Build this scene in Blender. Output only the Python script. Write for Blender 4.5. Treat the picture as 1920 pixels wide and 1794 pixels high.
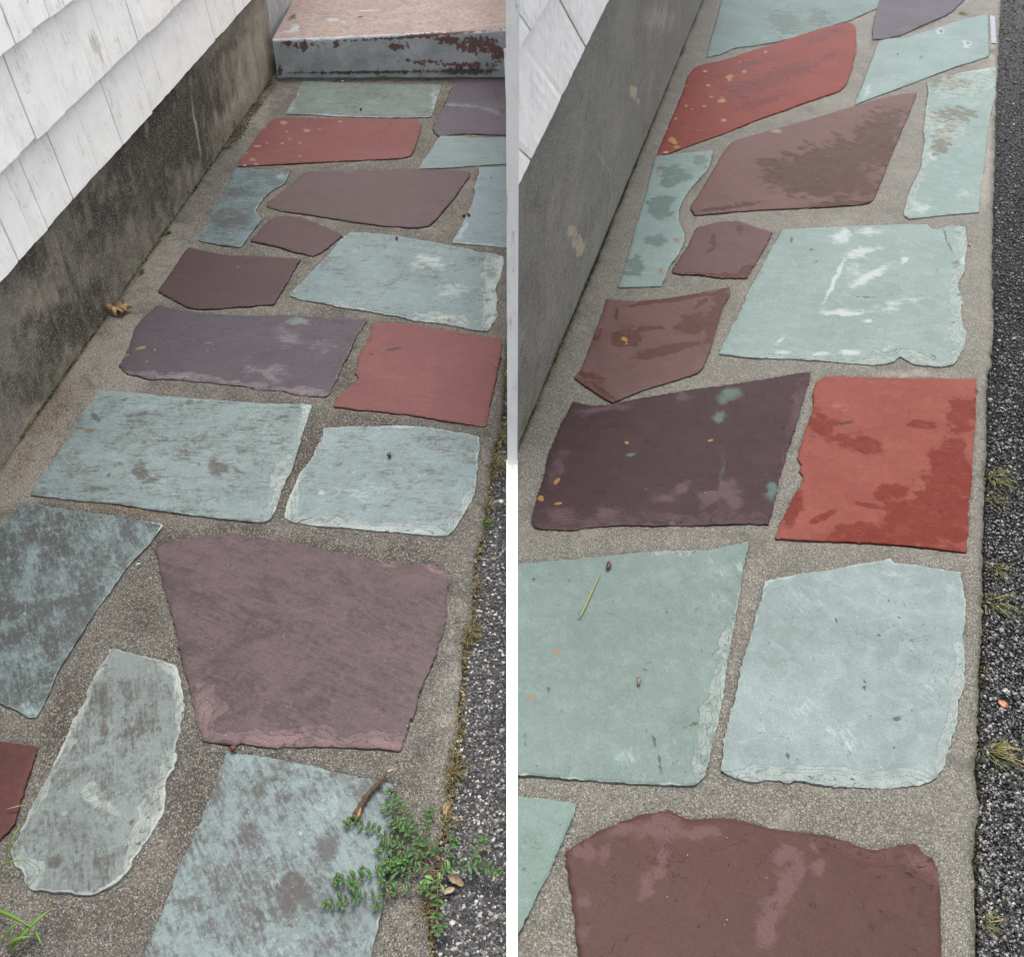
import bpy, math, random
import numpy as np
from mathutils import Vector, noise as mn, geometry as mg

for o in list(bpy.data.objects): bpy.data.objects.remove(o)
SC = bpy.context.scene
COL = SC.collection
random.seed(7)
RNG = np.random.default_rng(11)

# ------------------------------------------------------------------ camera
CAM_H = 1.60
PITCH = math.radians(40.8)
FPX = 1900.0
cd = bpy.data.cameras.new("camera"); cam = bpy.data.objects.new("camera", cd); COL.objects.link(cam)
cam.location = (0, 0, CAM_H); cam.rotation_euler = (math.pi/2-PITCH, 0, 0)
cd.sensor_width = 36; cd.lens = 36*FPX/1920; cd.clip_start = 0.02; cd.clip_end = 500
SC.camera = cam

# ------------------------------------------------------------------ sky, sun, exposure
SUN_EL, SUN_AZ = math.radians(71), math.radians(4)      # azimuth clockwise from +Y
w = bpy.data.worlds.new("World"); SC.world = w; w.use_nodes = True
nt = w.node_tree; bg = nt.nodes['Background']
sky = nt.nodes.new('ShaderNodeTexSky'); sky.sky_type = 'NISHITA'; sky.sun_disc = False
sky.sun_elevation = SUN_EL; sky.sun_rotation = SUN_AZ
sky.air_density = 1.0; sky.dust_density = 6.0; sky.ozone_density = 0.6
hs = nt.nodes.new('ShaderNodeHueSaturation'); hs.inputs['Saturation'].default_value = .30      # grey overcast sky
nt.links.new(sky.outputs[0], hs.inputs['Color']); nt.links.new(hs.outputs[0], bg.inputs[0]); bg.inputs[1].default_value = 0.15
ld = bpy.data.lights.new("sun", 'SUN'); ld.energy = .75; ld.angle = math.radians(18); ld.color = (1, .96, .9)
sun = bpy.data.objects.new("sun", ld); COL.objects.link(sun)
sdir = Vector((math.sin(SUN_AZ)*math.cos(SUN_EL), math.cos(SUN_AZ)*math.cos(SUN_EL), math.sin(SUN_EL)))
sun.rotation_euler = sdir.to_track_quat('Z', 'Y').to_euler(); sun.location = sdir*20
SC.view_settings.view_transform = 'Standard'; SC.view_settings.look = 'None'
SC.view_settings.gamma = 1; SC.view_settings.exposure = 1.14

# ------------------------------------------------------------------ pixel <-> world
CP, SP = math.cos(PITCH), math.sin(PITCH)
def ray(px, py):
    cx, cy = px-960, 897-py
    return Vector((cx, CP*FPX+SP*cy, -SP*FPX+CP*cy))
def G(px, py, z=0.0):
    d = ray(px, py); t = (z-CAM_H)/d.z
    return Vector((d.x*t, d.y*t, z))
def proj(P):                        # numpy (n,3) -> px,py
    P = np.asarray(P, float); y, z = P[:, 1], P[:, 2]-CAM_H
    f = CP*y-SP*z; u = SP*y+CP*z
    f = np.where(f < .05, .05, f)
    return 960+FPX*P[:, 0]/f, 897-FPX*u/f
OR = {'A': (0, 0), 'B': (450, 0), 'C': (0, 400), 'D': (450, 400), 'E': (0, 850), 'F': (450, 850), 'H': (0, 1294), 'I': (450, 1294),
      'a': (960, 0), 'b': (1420, 0), 'c': (960, 400), 'd': (1420, 400), 'e': (960, 850), 'f': (1420, 850), 'h': (960, 1294), 'i': (1420, 1294),
      'p': (0, 0)}
K = 500/1794
def Z(r, x, y):
    k = 1 if r == 'p' else K
    return (OR[r][0]+x*k, OR[r][1]+y*k)
def trace(*segs):                   # ('B', x,y, x,y, ..., 'C', x,y ...)
    out = []; r = None; i = 0
    while i < len(segs):
        if isinstance(segs[i], str): r = segs[i]; i += 1
        else: out.append(Z(r, segs[i], segs[i+1])); i += 2
    return out
def blobs(P, bl, warp=None):
    """each blob (region, x, y, rx, ry, angle, value): a patch on the surface"""
    px, py = proj(P); out = np.zeros(len(px))
    for b in bl:
        r, x, y, rx, ry = b[:5]; an = math.radians(b[5]) if len(b) > 5 else 0; v = b[6] if len(b) > 6 else 1
        k = 1 if r == 'p' else K
        cx, cy = Z(r, x, y); dx, dy = px-cx, py-cy
        if warp is not None: kk = min(rx, ry)*k*.75+1.; dx = dx+warp[0]*kk; dy = dy+warp[1]*kk
        u = (dx*math.cos(an)+dy*math.sin(an))/(rx*k); q = (-dx*math.sin(an)+dy*math.cos(an))/(ry*k)
        out = np.maximum(out, v*np.exp(-.69*(u*u+q*q)))
    return out

# ------------------------------------------------------------------ materials
ALB = 1.0
def lin(c): return tuple(ALB*((v/255)/12.92 if v/255 <= .04045 else ((v/255+.055)/1.055)**2.4) for v in c)
class NM:
    def __init__(s, name):
        s.m = bpy.data.materials.new(name); s.m.use_nodes = True; s.t = s.m.node_tree
        s.b = s.t.nodes['Principled BSDF']; s.tc = s.t.nodes.new('ShaderNodeTexCoord')
    def n(s, k): return s.t.nodes.new(k)
    def l(s, a, b): s.t.links.new(a, b)
    def put(s, sock, v):
        if isinstance(v, bpy.types.NodeSocket): s.l(v, sock)
        elif isinstance(v, (tuple, list)) and len(v) == 3 and sock.type == 'RGBA': sock.default_value = (*v, 1)
        else: sock.default_value = v
    def map(s, scale=(1, 1, 1), rot=0, loc=(0, 0, 0), rx=None):
        q = s.n('ShaderNodeMapping'); r0 = s.n('ShaderNodeMapping')
        s.l(s.tc.outputs['Object'], r0.inputs[0]); r0.inputs['Rotation'].default_value = rx if rx else (0, 0, rot)
        r0.inputs['Location'].default_value = loc
        s.l(r0.outputs[0], q.inputs[0]); q.inputs['Scale'].default_value = scale
        return q.outputs[0]
    def noise(s, vec, scale, detail=4, rough=.55, dist=0):
        q = s.n('ShaderNodeTexNoise'); s.l(vec, q.inputs['Vector']); q.inputs['Scale'].default_value = scale
        q.inputs['Detail'].default_value = detail; q.inputs['Roughness'].default_value = rough; q.inputs['Distortion'].default_value = dist
        return q.outputs[0]
    def vor(s, vec, scale, feat='F1', out=0, rnd=1):
        q = s.n('ShaderNodeTexVoronoi'); q.feature = feat; s.l(vec, q.inputs['Vector']); q.inputs['Scale'].default_value = scale
        q.inputs['Randomness'].default_value = rnd
        return q.outputs[out]
    def math(s, op, a, b=0., c=0., clamp=False):
        q = s.n('ShaderNodeMath'); q.operation = op; q.use_clamp = clamp
        s.put(q.inputs[0], a); s.put(q.inputs[1], b); s.put(q.inputs[2], c); return q.outputs[0]
    def step(s, v, lo, hi, a=0., b=1.):
        q = s.n('ShaderNodeMapRange'); q.interpolation_type = 'SMOOTHSTEP'
        s.put(q.inputs[0], v)
        for i, x in enumerate((lo, hi, a, b)): s.put(q.inputs[i+1], x)
        return q.outputs[0]
    def mix(s, f, a, b, mode='MIX'):
        q = s.n('ShaderNodeMix'); q.data_type = 'RGBA'; q.blend_type = mode
        s.put(q.inputs[0], f); s.put(q.inputs[6], a); s.put(q.inputs[7], b); return q.outputs[2]
    def attr(s, name, fac=True):
        q = s.n('ShaderNodeAttribute'); q.attribute_name = name; return q.outputs['Fac' if fac else 'Color']
    def bump(s, h, strength=.5, dist=.002, nrm=None):
        q = s.n('ShaderNodeBump'); q.inputs['Strength'].default_value = strength; q.inputs['Distance'].default_value = dist
        s.l(h, q.inputs['Height'])
        if nrm: s.l(nrm, q.inputs['Normal'])
        return q.outputs[0]
    def done(s, col, rough=.6, nrm=None, spec=None):
        s.put(s.b.inputs['Base Color'], col); s.put(s.b.inputs['Roughness'], rough)
        if nrm: s.l(nrm, s.b.inputs['Normal'])
        if spec is not None: s.put(s.b.inputs['Specular IOR Level'], spec)
        return s.m

def slate(name, base, base2, stain=(92, 86, 80), cover=.3, sang=0, spale=(214, 222, 214), special=(150, 190, 175), spot=(200, 160, 110),
          edge=.5, wet=0, pale=None, seed=0, rough=.62, streak=.6, mott=None):
    """layered slate: bedding streaks, lichen-dark stains, pale worn edges, spots; wet > 0 adds wet patches"""
    q = NM(name); L = (seed*3.7, seed*1.9, seed)
    v = q.map(loc=L); big = q.noise(v, 5, 5, .6)
    c = q.mix(q.step(big, .35, .65), lin(base), lin(base2))
    mid = q.noise(v, 26, 6, .65, .6)
    c = q.mix(q.step(mid, .42, .72, 0, .35), c, lin(tuple(min(255, x*1.16+6) for x in base)))
    sv = q.map(scale=(9, 48, 9), rot=math.radians(sang), loc=L)
    st = q.noise(sv, 1, 8, .66, 1.3)                                   # bedding streaks
    sv2 = q.map(scale=(32, 170, 32), rot=math.radians(sang), loc=L); st2 = q.noise(sv2, 1, 5, .65, .8)
    fine = q.noise(v, 420, 3, .7)
    a1, a2, a3, a4, ed = (q.attr(k) for k in ('a1', 'a2', 'a3', 'a4', 'edge'))
    patch = q.noise(v, 9, 7, .7, .8)
    # dark stain: patchy areas broken up by the streaks
    sf = q.math('ADD', q.math('MULTIPLY', patch, .9), q.math('MULTIPLY', st, .62))
    sf = q.math('ADD', sf, q.math('MULTIPLY', q.math('SUBTRACT', st2, .5), .62))
    sf = q.math('ADD', sf, q.math('MULTIPLY', q.math('SUBTRACT', q.noise(v, 75, 7, .8), .5), .75)); sf = q.math('ADD', sf, .19)
    stains = q.step(sf, 1.10-cover*.60, 1.44-cover*.58, 0, .92)
    if not wet: c = q.mix(stains, c, lin(stain))
    c = q.mix(q.step(st, .55, .78, 0, streak*.45), c, lin(tuple(x*.72 for x in base)))
    c = q.mix(q.step(st2, .60, .80, 0, streak*.35), c, lin(tuple(x*.66 for x in base)))
    # blotches where traced
    jag = q.math('ADD', q.math('MULTIPLY', q.math('SUBTRACT', q.noise(v, 30, 9, .72 if wet else .78, .9), .5), .9 if wet else 1.7), q.math('MULTIPLY', q.math('SUBTRACT', st2, .5), .15 if wet else .9))
    m1 = q.step(q.math('ADD', a1, jag), .28, .60 if wet else .82, 0, q.step(mid, .3, .7, .95, .7) if wet else .8)
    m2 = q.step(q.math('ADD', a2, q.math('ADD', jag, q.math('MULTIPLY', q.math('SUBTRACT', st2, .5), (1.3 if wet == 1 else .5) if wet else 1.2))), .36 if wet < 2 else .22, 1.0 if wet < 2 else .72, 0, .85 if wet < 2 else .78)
    m3 = q.step(q.math('ADD', a3, q.math('MULTIPLY', jag, .6)), .30, .85, 0, .85)
    m4 = q.step(q.math('ADD', a4, q.math('MULTIPLY', jag, .75)), .42, .56, 0, .9)
    film = q.noise(q.map(scale=(1, 2.2, 1), rot=math.radians(sang), loc=L), 11, 9, .74, 1.2)
    c = q.mix(q.step(film, .42, .66, 0, .30 if not wet else .18), c, lin(tuple(a*.55+b*.45 for a, b in zip(base, stain))))
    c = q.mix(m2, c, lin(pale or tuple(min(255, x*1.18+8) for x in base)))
    c = q.mix(m1, c, lin(stain))
    c = q.mix(m3, c, lin(special)); c = q.mix(m4, c, lin(spot))
    # pale bruised rim
    en = q.noise(v, 30, 6, .7)
    ef = q.step(q.math('ADD', ed, q.math('MULTIPLY', q.math('SUBTRACT', en, .5), 1.6)), 1.05-edge*.72, 1.22-edge*.62, 0, .92)
    ef = q.math('MULTIPLY', ef, q.step(q.noise(v, 6, 2), .33, .55, .15, 1))
    c = q.mix(ef, c, lin(spale))
    # exposed layers: paler stone below each broken ledge, step shade painted as dark lines
    lv = q.math('ADD', q.attr('led'), q.math('MULTIPLY', q.math('SUBTRACT', en, .5), .16)); fr_ = q.math('FRACT', q.math('MULTIPLY', lv, 4)); on = q.step(lv, .22, .26)
    c = q.mix(q.math('MULTIPLY', on, q.step(q.noise(v, 40, 4), .35, .6, .05, .5)), c, lin(spale))
    c = q.mix(q.math('MULTIPLY', on, q.math('MULTIPLY', q.step(fr_, .02, .16, 1, 0), q.step(q.noise(v, 18, 3), .36, .5, .15, .8))), c, lin(tuple(x*.5 for x in stain)))
    # specks of dirt, tiny scratches
    sp = q.vor(v, 60); c = q.mix(q.math('MULTIPLY', q.step(sp, .04, .08, 1, 0), q.step(q.noise(v, 21, 1), .55, .66)), c, lin((58, 50, 44)))
    scr = q.noise(q.map(scale=(6, 300, 5), rot=math.radians(sang+47), loc=L), 1, 2, .5)
    c = q.mix(q.step(scr, .70, .76, 0, .35), c, lin(tuple(min(255, x*1.25+14) for x in base)))
    c = q.mix(q.step(fine, .38, .68, .0, .42), c, lin(tuple(x*.62 for x in base)))
    gr2 = q.noise(v, 150, 6, .78); c = q.mix(q.step(gr2, .54, .70, 0, .40), c, lin(tuple(x*.68 for x in base)))
    c = q.mix(q.step(gr2, .30, .46, .30, 0), c, lin(tuple(min(255, x*1.22+8) for x in base)))
    rn = q.noise(v, 10, 4, .6, .6); rid = q.math('ABSOLUTE', q.math('SUBTRACT', rn, .5))          # hairline clefts
    rm = q.step(q.noise(v, 7, 3, .6), .52, .60); hair = q.math('MULTIPLY', q.step(rid, .0, .0045, 1, 0), rm)
    c = q.mix(q.math('MULTIPLY', hair, .5), c, lin(tuple(x*.45 for x in stain)))
    h = q.math('ADD', q.math('MULTIPLY', st, .9), q.math('MULTIPLY', st2, .12 if wet else .35)); h = q.math('ADD', h, q.math('MULTIPLY', mid, .8 if not wet else .35))
    h2 = q.math('ADD', q.math('MULTIPLY', fine, .45), h); h2 = q.math('ADD', h2, q.math('MULTIPLY', gr2, .5)); h2 = q.math('SUBTRACT', h2, q.math('MULTIPLY', hair, .8)); h2 = q.math('ADD', h2, q.math('MULTIPLY', q.step(rn, .495, .505), q.math('MULTIPLY', rm, .9)))
    n = q.bump(h2, .42 if not wet else .30, .002)
    if wet:
        r = q.step(m1, .0, .8, .42, .24) if wet == 1 else q.step(m2, .0, .8, .30, .48)
        r = q.math('ADD', r, q.math('MULTIPLY', q.math('SUBTRACT', mid, .5), .25), clamp=True)
    else:
        r = q.math('ADD', rough, q.math('MULTIPLY', q.math('SUBTRACT', mid, .5), .3))
    return q.done(c, r, n, q.step(m1, 0, .8, .06, .05) if wet == 1 else (.04 if wet else .16))

def mortar(name, base, dark, lightc, wet=False):
    q = NM(name); v = q.map()
    big = q.noise(v, 3.2, 6, .62, .5); mid = q.noise(v, 17, 6, .66)
    c = q.mix(q.step(big, .36, .66), lin(base), lin(dark)); c = q.mix(q.step(mid, .4, .75, 0, .5), c, lin(lightc))
    d1, d2, d3 = q.attr('a1'), q.attr('a2'), q.attr('a3')
    jag = q.math('MULTIPLY', q.math('SUBTRACT', mid, .5), 1.1)
    c = q.mix(q.step(q.math('ADD', d2, jag), .2, .9, 0, .8), c, lin(tuple(min(255, x*1.22) for x in lightc)))
    c = q.mix(q.step(q.math('ADD', d1, jag), .25, .9, 0, .8), c, lin((74, 66, 56)))
    c = q.mix(q.step(q.math('ADD', d3, jag), .3, .8, 0, .55), c, lin((128, 100, 62)))
    # sand grains
    g = q.n('ShaderNodeTexVoronoi'); q.l(v, g.inputs['Vector']); g.inputs['Scale'].default_value = 480
    bw = q.n('ShaderNodeSeparateColor'); q.l(g.outputs['Color'], bw.inputs[0])
    gv = bw.outputs[0]
    c = q.mix(q.step(gv, .45, 1, 0, .75), c, lin(tuple(x*.52 for x in dark)))
    c = q.mix(q.step(bw.outputs[1], .66, 1, 0, .75), c, lin(tuple(min(255, x*1.35) for x in lightc)))
    g2 = q.n('ShaderNodeTexVoronoi'); q.l(v, g2.inputs['Vector']); g2.inputs['Scale'].default_value = 240
    b2 = q.n('ShaderNodeSeparateColor'); q.l(g2.outputs['Color'], b2.inputs[0])
    near = q.step(g2.outputs['Distance'], .22, .38, 1, 0)
    c = q.mix(q.math('MULTIPLY', near, q.step(b2.outputs[0], .86, .94, 0, .7)), c, lin((226, 218, 200)))
    c = q.mix(q.math('MULTIPLY', near, q.step(b2.outputs[1], .84, .92, 0, .75)), c, lin((44, 40, 38)))
    c = q.mix(q.math('MULTIPLY', near, q.step(b2.outputs[2], .93, .96, 0, .7)), c, lin((150, 104, 66)))
    rn = q.noise(v, 5.5, 5, .62, .5); rid = q.math('ABSOLUTE', q.math('SUBTRACT', rn, .5)); rm = q.step(q.noise(v, 4, 3), .56, .62)
    hair = q.math('MULTIPLY', q.step(rid, .0, .002, 1, 0), rm); c = q.mix(q.math('MULTIPLY', hair, .6), c, lin((58, 52, 46)))
    blot = q.noise(v, 9, 8, .7, .6); c = q.mix(q.step(blot, .52, .68, 0, .45), c, lin(tuple(x*.78 for x in dark))); c = q.mix(q.step(blot, .32, .44, .40, 0), c, lin(tuple(min(255, x*1.15) for x in lightc)))
    h = q.math('ADD', q.math('MULTIPLY', g.outputs['Distance'], -.6), q.math('MULTIPLY', q.noise(v, 150, 4, .7), 1.2))
    n = q.bump(h, .8, .0022)
    return q.done(c, .5 if wet else .85, n, .25)

def foundation_mat(name, base, lightc, darkc, streaks=1.):
    q = NM(name); v = q.map()
    big = q.noise(v, 3.5, 7, .65, .4); mid = q.noise(v, 22, 7, .7); fine = q.noise(v, 260, 4, .75)
    vs = q.noise(q.map(scale=(26, 26, 2.2)), 1, 6, .65)
    c = q.mix(q.step(big, .38, .66), lin(base), lin(lightc))
    d1, d2, d3, d4 = (q.attr(k) for k in ('a1', 'a2', 'a3', 'a4'))
    jag = q.math('ADD', q.math('MULTIPLY', q.math('SUBTRACT', vs, .5), 1.2*streaks), q.math('MULTIPLY', q.math('SUBTRACT', mid, .5), .6))
    c = q.mix(q.step(q.math('ADD', d1, jag), .15, .95, 0, .88), c, lin(darkc))
    c = q.mix(q.step(q.math('ADD', d2, jag), .2, .9, 0, .8), c, lin(tuple(min(255, x*1.25) for x in lightc)))
    c = q.mix(q.step(q.math('ADD', d3, q.math('MULTIPLY', jag, .5)), .4, .6, 0, .85), c, lin((170, 160, 136)))
    c = q.mix(q.step(q.math('ADD', d4, q.math('MULTIPLY', jag, .6)), .35, .75, 0, .7), c, lin((96, 98, 52)))
    gv = q.n('ShaderNodeTexVoronoi'); q.l(v, gv.inputs['Vector']); gv.inputs['Scale'].default_value = 330
    bw = q.n('ShaderNodeSeparateColor'); q.l(gv.outputs['Color'], bw.inputs[0])
    c = q.mix(q.step(bw.outputs[0], .5, 1, 0, .4), c, lin(tuple(x*.5 for x in base)))
    c = q.mix(q.step(bw.outputs[1], .7, 1, 0, .35), c, lin(tuple(min(255, x*1.4) for x in lightc)))
    fl = q.vor(q.map(scale=(1, 1, .45)), 55)
    c = q.mix(q.math('MULTIPLY', q.step(fl, .06, .13, 1, 0), q.step(mid, .5, .6)), c, lin((196, 190, 178)))
    c = q.mix(q.step(mid, .5, .7, 0, .35), c, lin(tuple(x*.62 for x in base))); c = q.mix(q.step(mid, .3, .46, .3, 0), c, lin(lightc))
    pit = q.vor(v, 90); pm = q.math('MULTIPLY', q.step(pit, .08, .14, 1, 0), q.step(q.noise(v, 12, 2), .5, .58)); c = q.mix(pm, c, lin((40, 38, 34)))
    n = q.bump(q.math('SUBTRACT', q.math('ADD', q.math('MULTIPLY', mid, 1.5), fine), pm), .8, .003)
    return q.done(c, .85, n, .25)

def paint_mat(name, base=(222, 221, 218)):
    q = NM(name); v = q.map()
    gr = q.noise(q.map(scale=(60, 60, 3)), 1, 6, .65); mid = q.noise(v, 14, 6, .6); fine = q.noise(v, 120, 5, .7)
    c = q.mix(q.step(mid, .4, .7, 0, .5), lin(base), lin(tuple(x*.93 for x in base)))
    c = q.mix(q.step(gr, .62, .8, 0, .25), c, lin((170, 164, 152)))
    worn = q.math('ADD', q.attr('a1'), q.math('MULTIPLY', q.math('SUBTRACT', q.noise(q.map(scale=(220, 220, 12)), 1, 5, .7), .5), 2.2))
    c = q.mix(q.step(worn, .75, 1.0, 0, .75), c, lin((150, 140, 122)))
    sp = q.vor(v, 38); c = q.mix(q.math('MULTIPLY', q.step(sp, .05, .08, 1, 0), q.step(mid, .55, .6)), c, lin((120, 112, 100)))
    gn = q.noise(q.map(scale=(34, 34, 1.6)), 1, 4, .6, .2); crk = q.step(q.math('ABSOLUTE', q.math('SUBTRACT', gn, .5)), 0, .006, 1, 0)
    crk = q.math('MULTIPLY', crk, q.step(q.noise(v, 9, 4, .6), .48, .56)); c = q.mix(q.math('MULTIPLY', crk, .55), c, lin((112, 104, 94)))
    c = q.mix(q.step(fine, .55, .72, 0, .3), c, lin(tuple(x*.84 for x in base)))
    h = q.math('ADD', q.math('MULTIPLY', gr, .9), q.math('ADD', q.math('MULTIPLY', mid, 1.3), q.math('MULTIPLY', fine, .5))); h = q.math('SUBTRACT', h, crk)
    return q.done(c, .5, q.bump(h, .65, .0035), .4)

def simple(name, c1, c2, scale=40, rough=.6, bump=.4, det=5, dist=.002, spec=.4):
    q = NM(name); v = q.map(); nn = q.noise(v, scale, det, .65)
    return q.done(q.mix(q.step(nn, .35, .65), lin(c1), lin(c2)), rough, q.bump(nn, bump, dist), spec)
def attrcol(name, rough=.6, spec=.4, scale=300):
    q = NM(name); nn = q.noise(q.map(), scale, 3, .6); c = q.attr('tint', False)
    return q.done(q.mix(q.step(nn, .3, .7, 0, .35), c, q.mix(1., c, (.45, .45, .45), 'MULTIPLY')), rough, q.bump(nn, .4, .001), spec)

def leaf_mat(name, c1, c2):
    q = NM(name); v = q.map(); nn = q.noise(v, 90, 4, .6); c = q.attr('tint', False)
    col = q.mix(q.step(nn, .35, .65), lin(c1), lin(c2)); col = q.mix(.5, col, c)
    q.b.inputs['Subsurface Weight'].default_value = .15; q.b.inputs['Subsurface Radius'].default_value = (.002, .004, .001)
    return q.done(col, .5, q.bump(nn, .2, .001), .4)

# ------------------------------------------------------------------ object helpers
def link(name, me, mat=None, parent=None, loc=(0, 0, 0)):
    o = bpy.data.objects.new(name, me); COL.objects.link(o); o.location = loc
    if mat: me.materials.append(mat)
    if parent: o.parent = parent
    return o
def tag(o, label=None, cat=None, group=None, kind=None):
    if label: o['label'] = label
    if cat: o['category'] = cat
    if group: o['group'] = group
    if kind: o['kind'] = kind
    return o
def empty(name, loc, label, cat, group=None):
    o = bpy.data.objects.new(name, None); COL.objects.link(o); o.location = loc; o.empty_display_size = .05
    return tag(o, label, cat, group)
class MB:
    def __init__(s): s.v = []; s.f = []; s.c = []
    def add(s, vs, fs, col=(.5, .5, .5)):
        k = len(s.v); s.v += [tuple(p) for p in vs]; s.f += [tuple(i+k for i in f) for f in fs]; s.c += [col]*len(vs)
    def tube(s, pts, rad, n=7, col=(.5, .5, .5), flat=1.):
        vs = []; fs = []; pts = [Vector(p) for p in pts]
        for i, p in enumerate(pts):
            d = (pts[min(i+1, len(pts)-1)]-pts[max(i-1, 0)]).normalized()
            a = d.cross(Vector((0, 0, 1)));  a = a.normalized() if a.length > 1e-4 else Vector((1, 0, 0)); b = a.cross(d)
            r = rad[i] if isinstance(rad, (list, tuple)) else rad
            for k in range(n): t = 2*math.pi*k/n; vs.append(p+a*math.cos(t)*r+b*math.sin(t)*r*flat)
        for i in range(len(pts)-1):
            for k in range(n): fs.append((i*n+k, i*n+(k+1) % n, (i+1)*n+(k+1) % n, (i+1)*n+k))
        fs.append(tuple(range(n))[::-1]); fs.append(tuple((len(pts)-1)*n+k for k in range(n)))
        s.add(vs, fs, col)
    def blade(s, a, b, wd, lift=.02, col=(.1, .3, .05), n=6, th=.0006):
        a = Vector(a); b = Vector(b); d = b-a; side = d.cross(Vector((0, 0, 1)))
        side = side.normalized() if side.length > 1e-5 else Vector((1, 0, 0))
        vs = []; fs = []
        for i in range(n+1):
            t = i/n; p = a+d*t+Vector((0, 0, lift*math.sin(math.pi*min(t*.9, 1)))); r = wd*.5*(1-t**2.2)*(0.6+.8*min(t*3, 1))+.0001
            vs += [p+side*r, p-Vector((0, 0, r*.35+th)), p-side*r, p+Vector((0, 0, th))]
        for i in range(n):
            for k in range(4): fs.append((i*4+k, i*4+(k+1) % 4, i*4+4+(k+1) % 4, i*4+4+k))
        fs += [(3, 2, 1, 0), (n*4, n*4+1, n*4+2, n*4+3)]
        s.add(vs, fs, col)
    def rock(s, c, r, col, flat=.6, sub=0):
        t = (1+5**.5)/2
        iv = [(-1, t, 0), (1, t, 0), (-1, -t, 0), (1, -t, 0), (0, -1, t), (0, 1, t), (0, -1, -t), (0, 1, -t), (t, 0, -1), (t, 0, 1), (-t, 0, -1), (-t, 0, 1)]
        fc = [(0, 11, 5), (0, 5, 1), (0, 1, 7), (0, 7, 10), (0, 10, 11), (1, 5, 9), (5, 11, 4), (11, 10, 2), (10, 7, 6), (7, 1, 8), (3, 9, 4), (3, 4, 2), (3, 2, 6), (3, 6, 8), (3, 8, 9), (4, 9, 5), (2, 4, 11), (6, 2, 10), (8, 6, 7), (9, 8, 1)]
        an = random.random()*6.28; ca, sa = math.cos(an), math.sin(an); ax, ay = random.uniform(.7, 1.3), random.uniform(.7, 1.2)
        vs = []
        for x, y, z in iv:
            k = random.uniform(.75, 1.2)*r/1.9; x *= k*ax; y *= k*ay; z *= k*flat
            vs.append((c[0]+x*ca-y*sa, c[1]+x*sa+y*ca, c[2]+z))
        s.add(vs, fc, col)
    def build(s, name, mat, parent=None, origin=None, smooth=True):
        me = bpy.data.meshes.new(name); o0 = parent.location.copy() if parent else (Vector(origin) if origin is not None else Vector((0, 0, 0)))
        me.from_pydata([tuple(Vector(p)-o0) for p in s.v], [], s.f)
        at = me.color_attributes.new('tint', 'FLOAT_COLOR', 'POINT')
        at.data.foreach_set('color', np.array([(*c, 1) for c in s.c], 'f').ravel())
        if smooth: me.polygons.foreach_set('use_smooth', [True]*len(me.polygons))
        me.update()
        return link(name, me, mat, parent, (0, 0, 0) if parent else o0)

def fnoise(P, scale, seed=0, octv=3):
    return np.array([mn.fractal(Vector((p[0]*scale+seed*7.1, p[1]*scale+seed*3.3, p[2]*scale+seed)), .8, 2.1, octv) for p in P])
def seg_dist(P, poly):
    """distance of the points P to the closed outline"""
    A = np.asarray(poly); B = np.roll(A, -1, 0); d = np.full(len(P), 1e9)
    for a, b in zip(A, B):
        ab = b-a; t = np.clip(((P-a)@ab)/max(ab@ab, 1e-12), 0, 1)
        d = np.minimum(d, np.hypot(*(P-a-t[:, None]*ab).T))
    return d
def inside(P, poly):
    A = np.asarray(poly); B = np.roll(A, -1, 0); r = np.zeros(len(P), bool)
    for (x1, y1), (x2, y2) in zip(A, B):
        if y1 == y2: continue
        c = ((P[:, 1] < y1) != (P[:, 1] < y2)) & (P[:, 0] < (x2-x1)*(P[:, 1]-y1)/(y2-y1)+x1); r ^= c
    return r
def rough_outline(poly, step=.005, amp=.0012, seed=0):
    out = []; A = [np.array(p[:2]) for p in poly]
    for a, b in zip(A, A[1:]+A[:1]):
        L = np.linalg.norm(b-a); n = max(1, int(L/step)); nr = np.array([-(b-a)[1], (b-a)[0]])/max(L, 1e-9)
        for i in range(n):
            t = i/n; p = a+(b-a)*t
            k = mn.fractal(Vector((p[0]*75, p[1]*75, seed)), .7, 2, 5)*amp*1.7 + mn.noise(Vector((p[0]*12, p[1]*12, seed+9)))*amp*1.5
            out.append(p+nr*k)
    return np.array(out)
def smooth_poly(poly):               # one light corner-cutting pass keeps traced corners but softens facets
    A = [np.array(p[:2]) for p in poly]; out = []
    n = len(A)
    for i in range(n):
        p, a, b = A[i-1], A[i], A[(i+1) % n]
        la, lb = np.linalg.norm(p-a), np.linalg.norm(b-a)
        u, w_ = (p-a)/max(la, 1e-9), (b-a)/max(lb, 1e-9); turn = math.acos(max(-1, min(1, -float(u@w_))))
        c = min(.25*la, .25*lb, .003 if turn > .7 else .015)
        out += [a+u*c, a+w_*c] if turn > .15 else [a]
    return out
def tri(verts2d, boundary_n):
    vs = [Vector(p) for p in verts2d]; face = [list(range(boundary_n))]
    r = mg.delaunay_2d_cdt(vs, [], face, 1, 1e-6)
    return r[0], r[2]
def set_attr(me, name, arr):
    a = me.attributes.new(name, 'FLOAT', 'POINT'); a.data.foreach_set('value', np.asarray(arr, 'f'))

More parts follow.
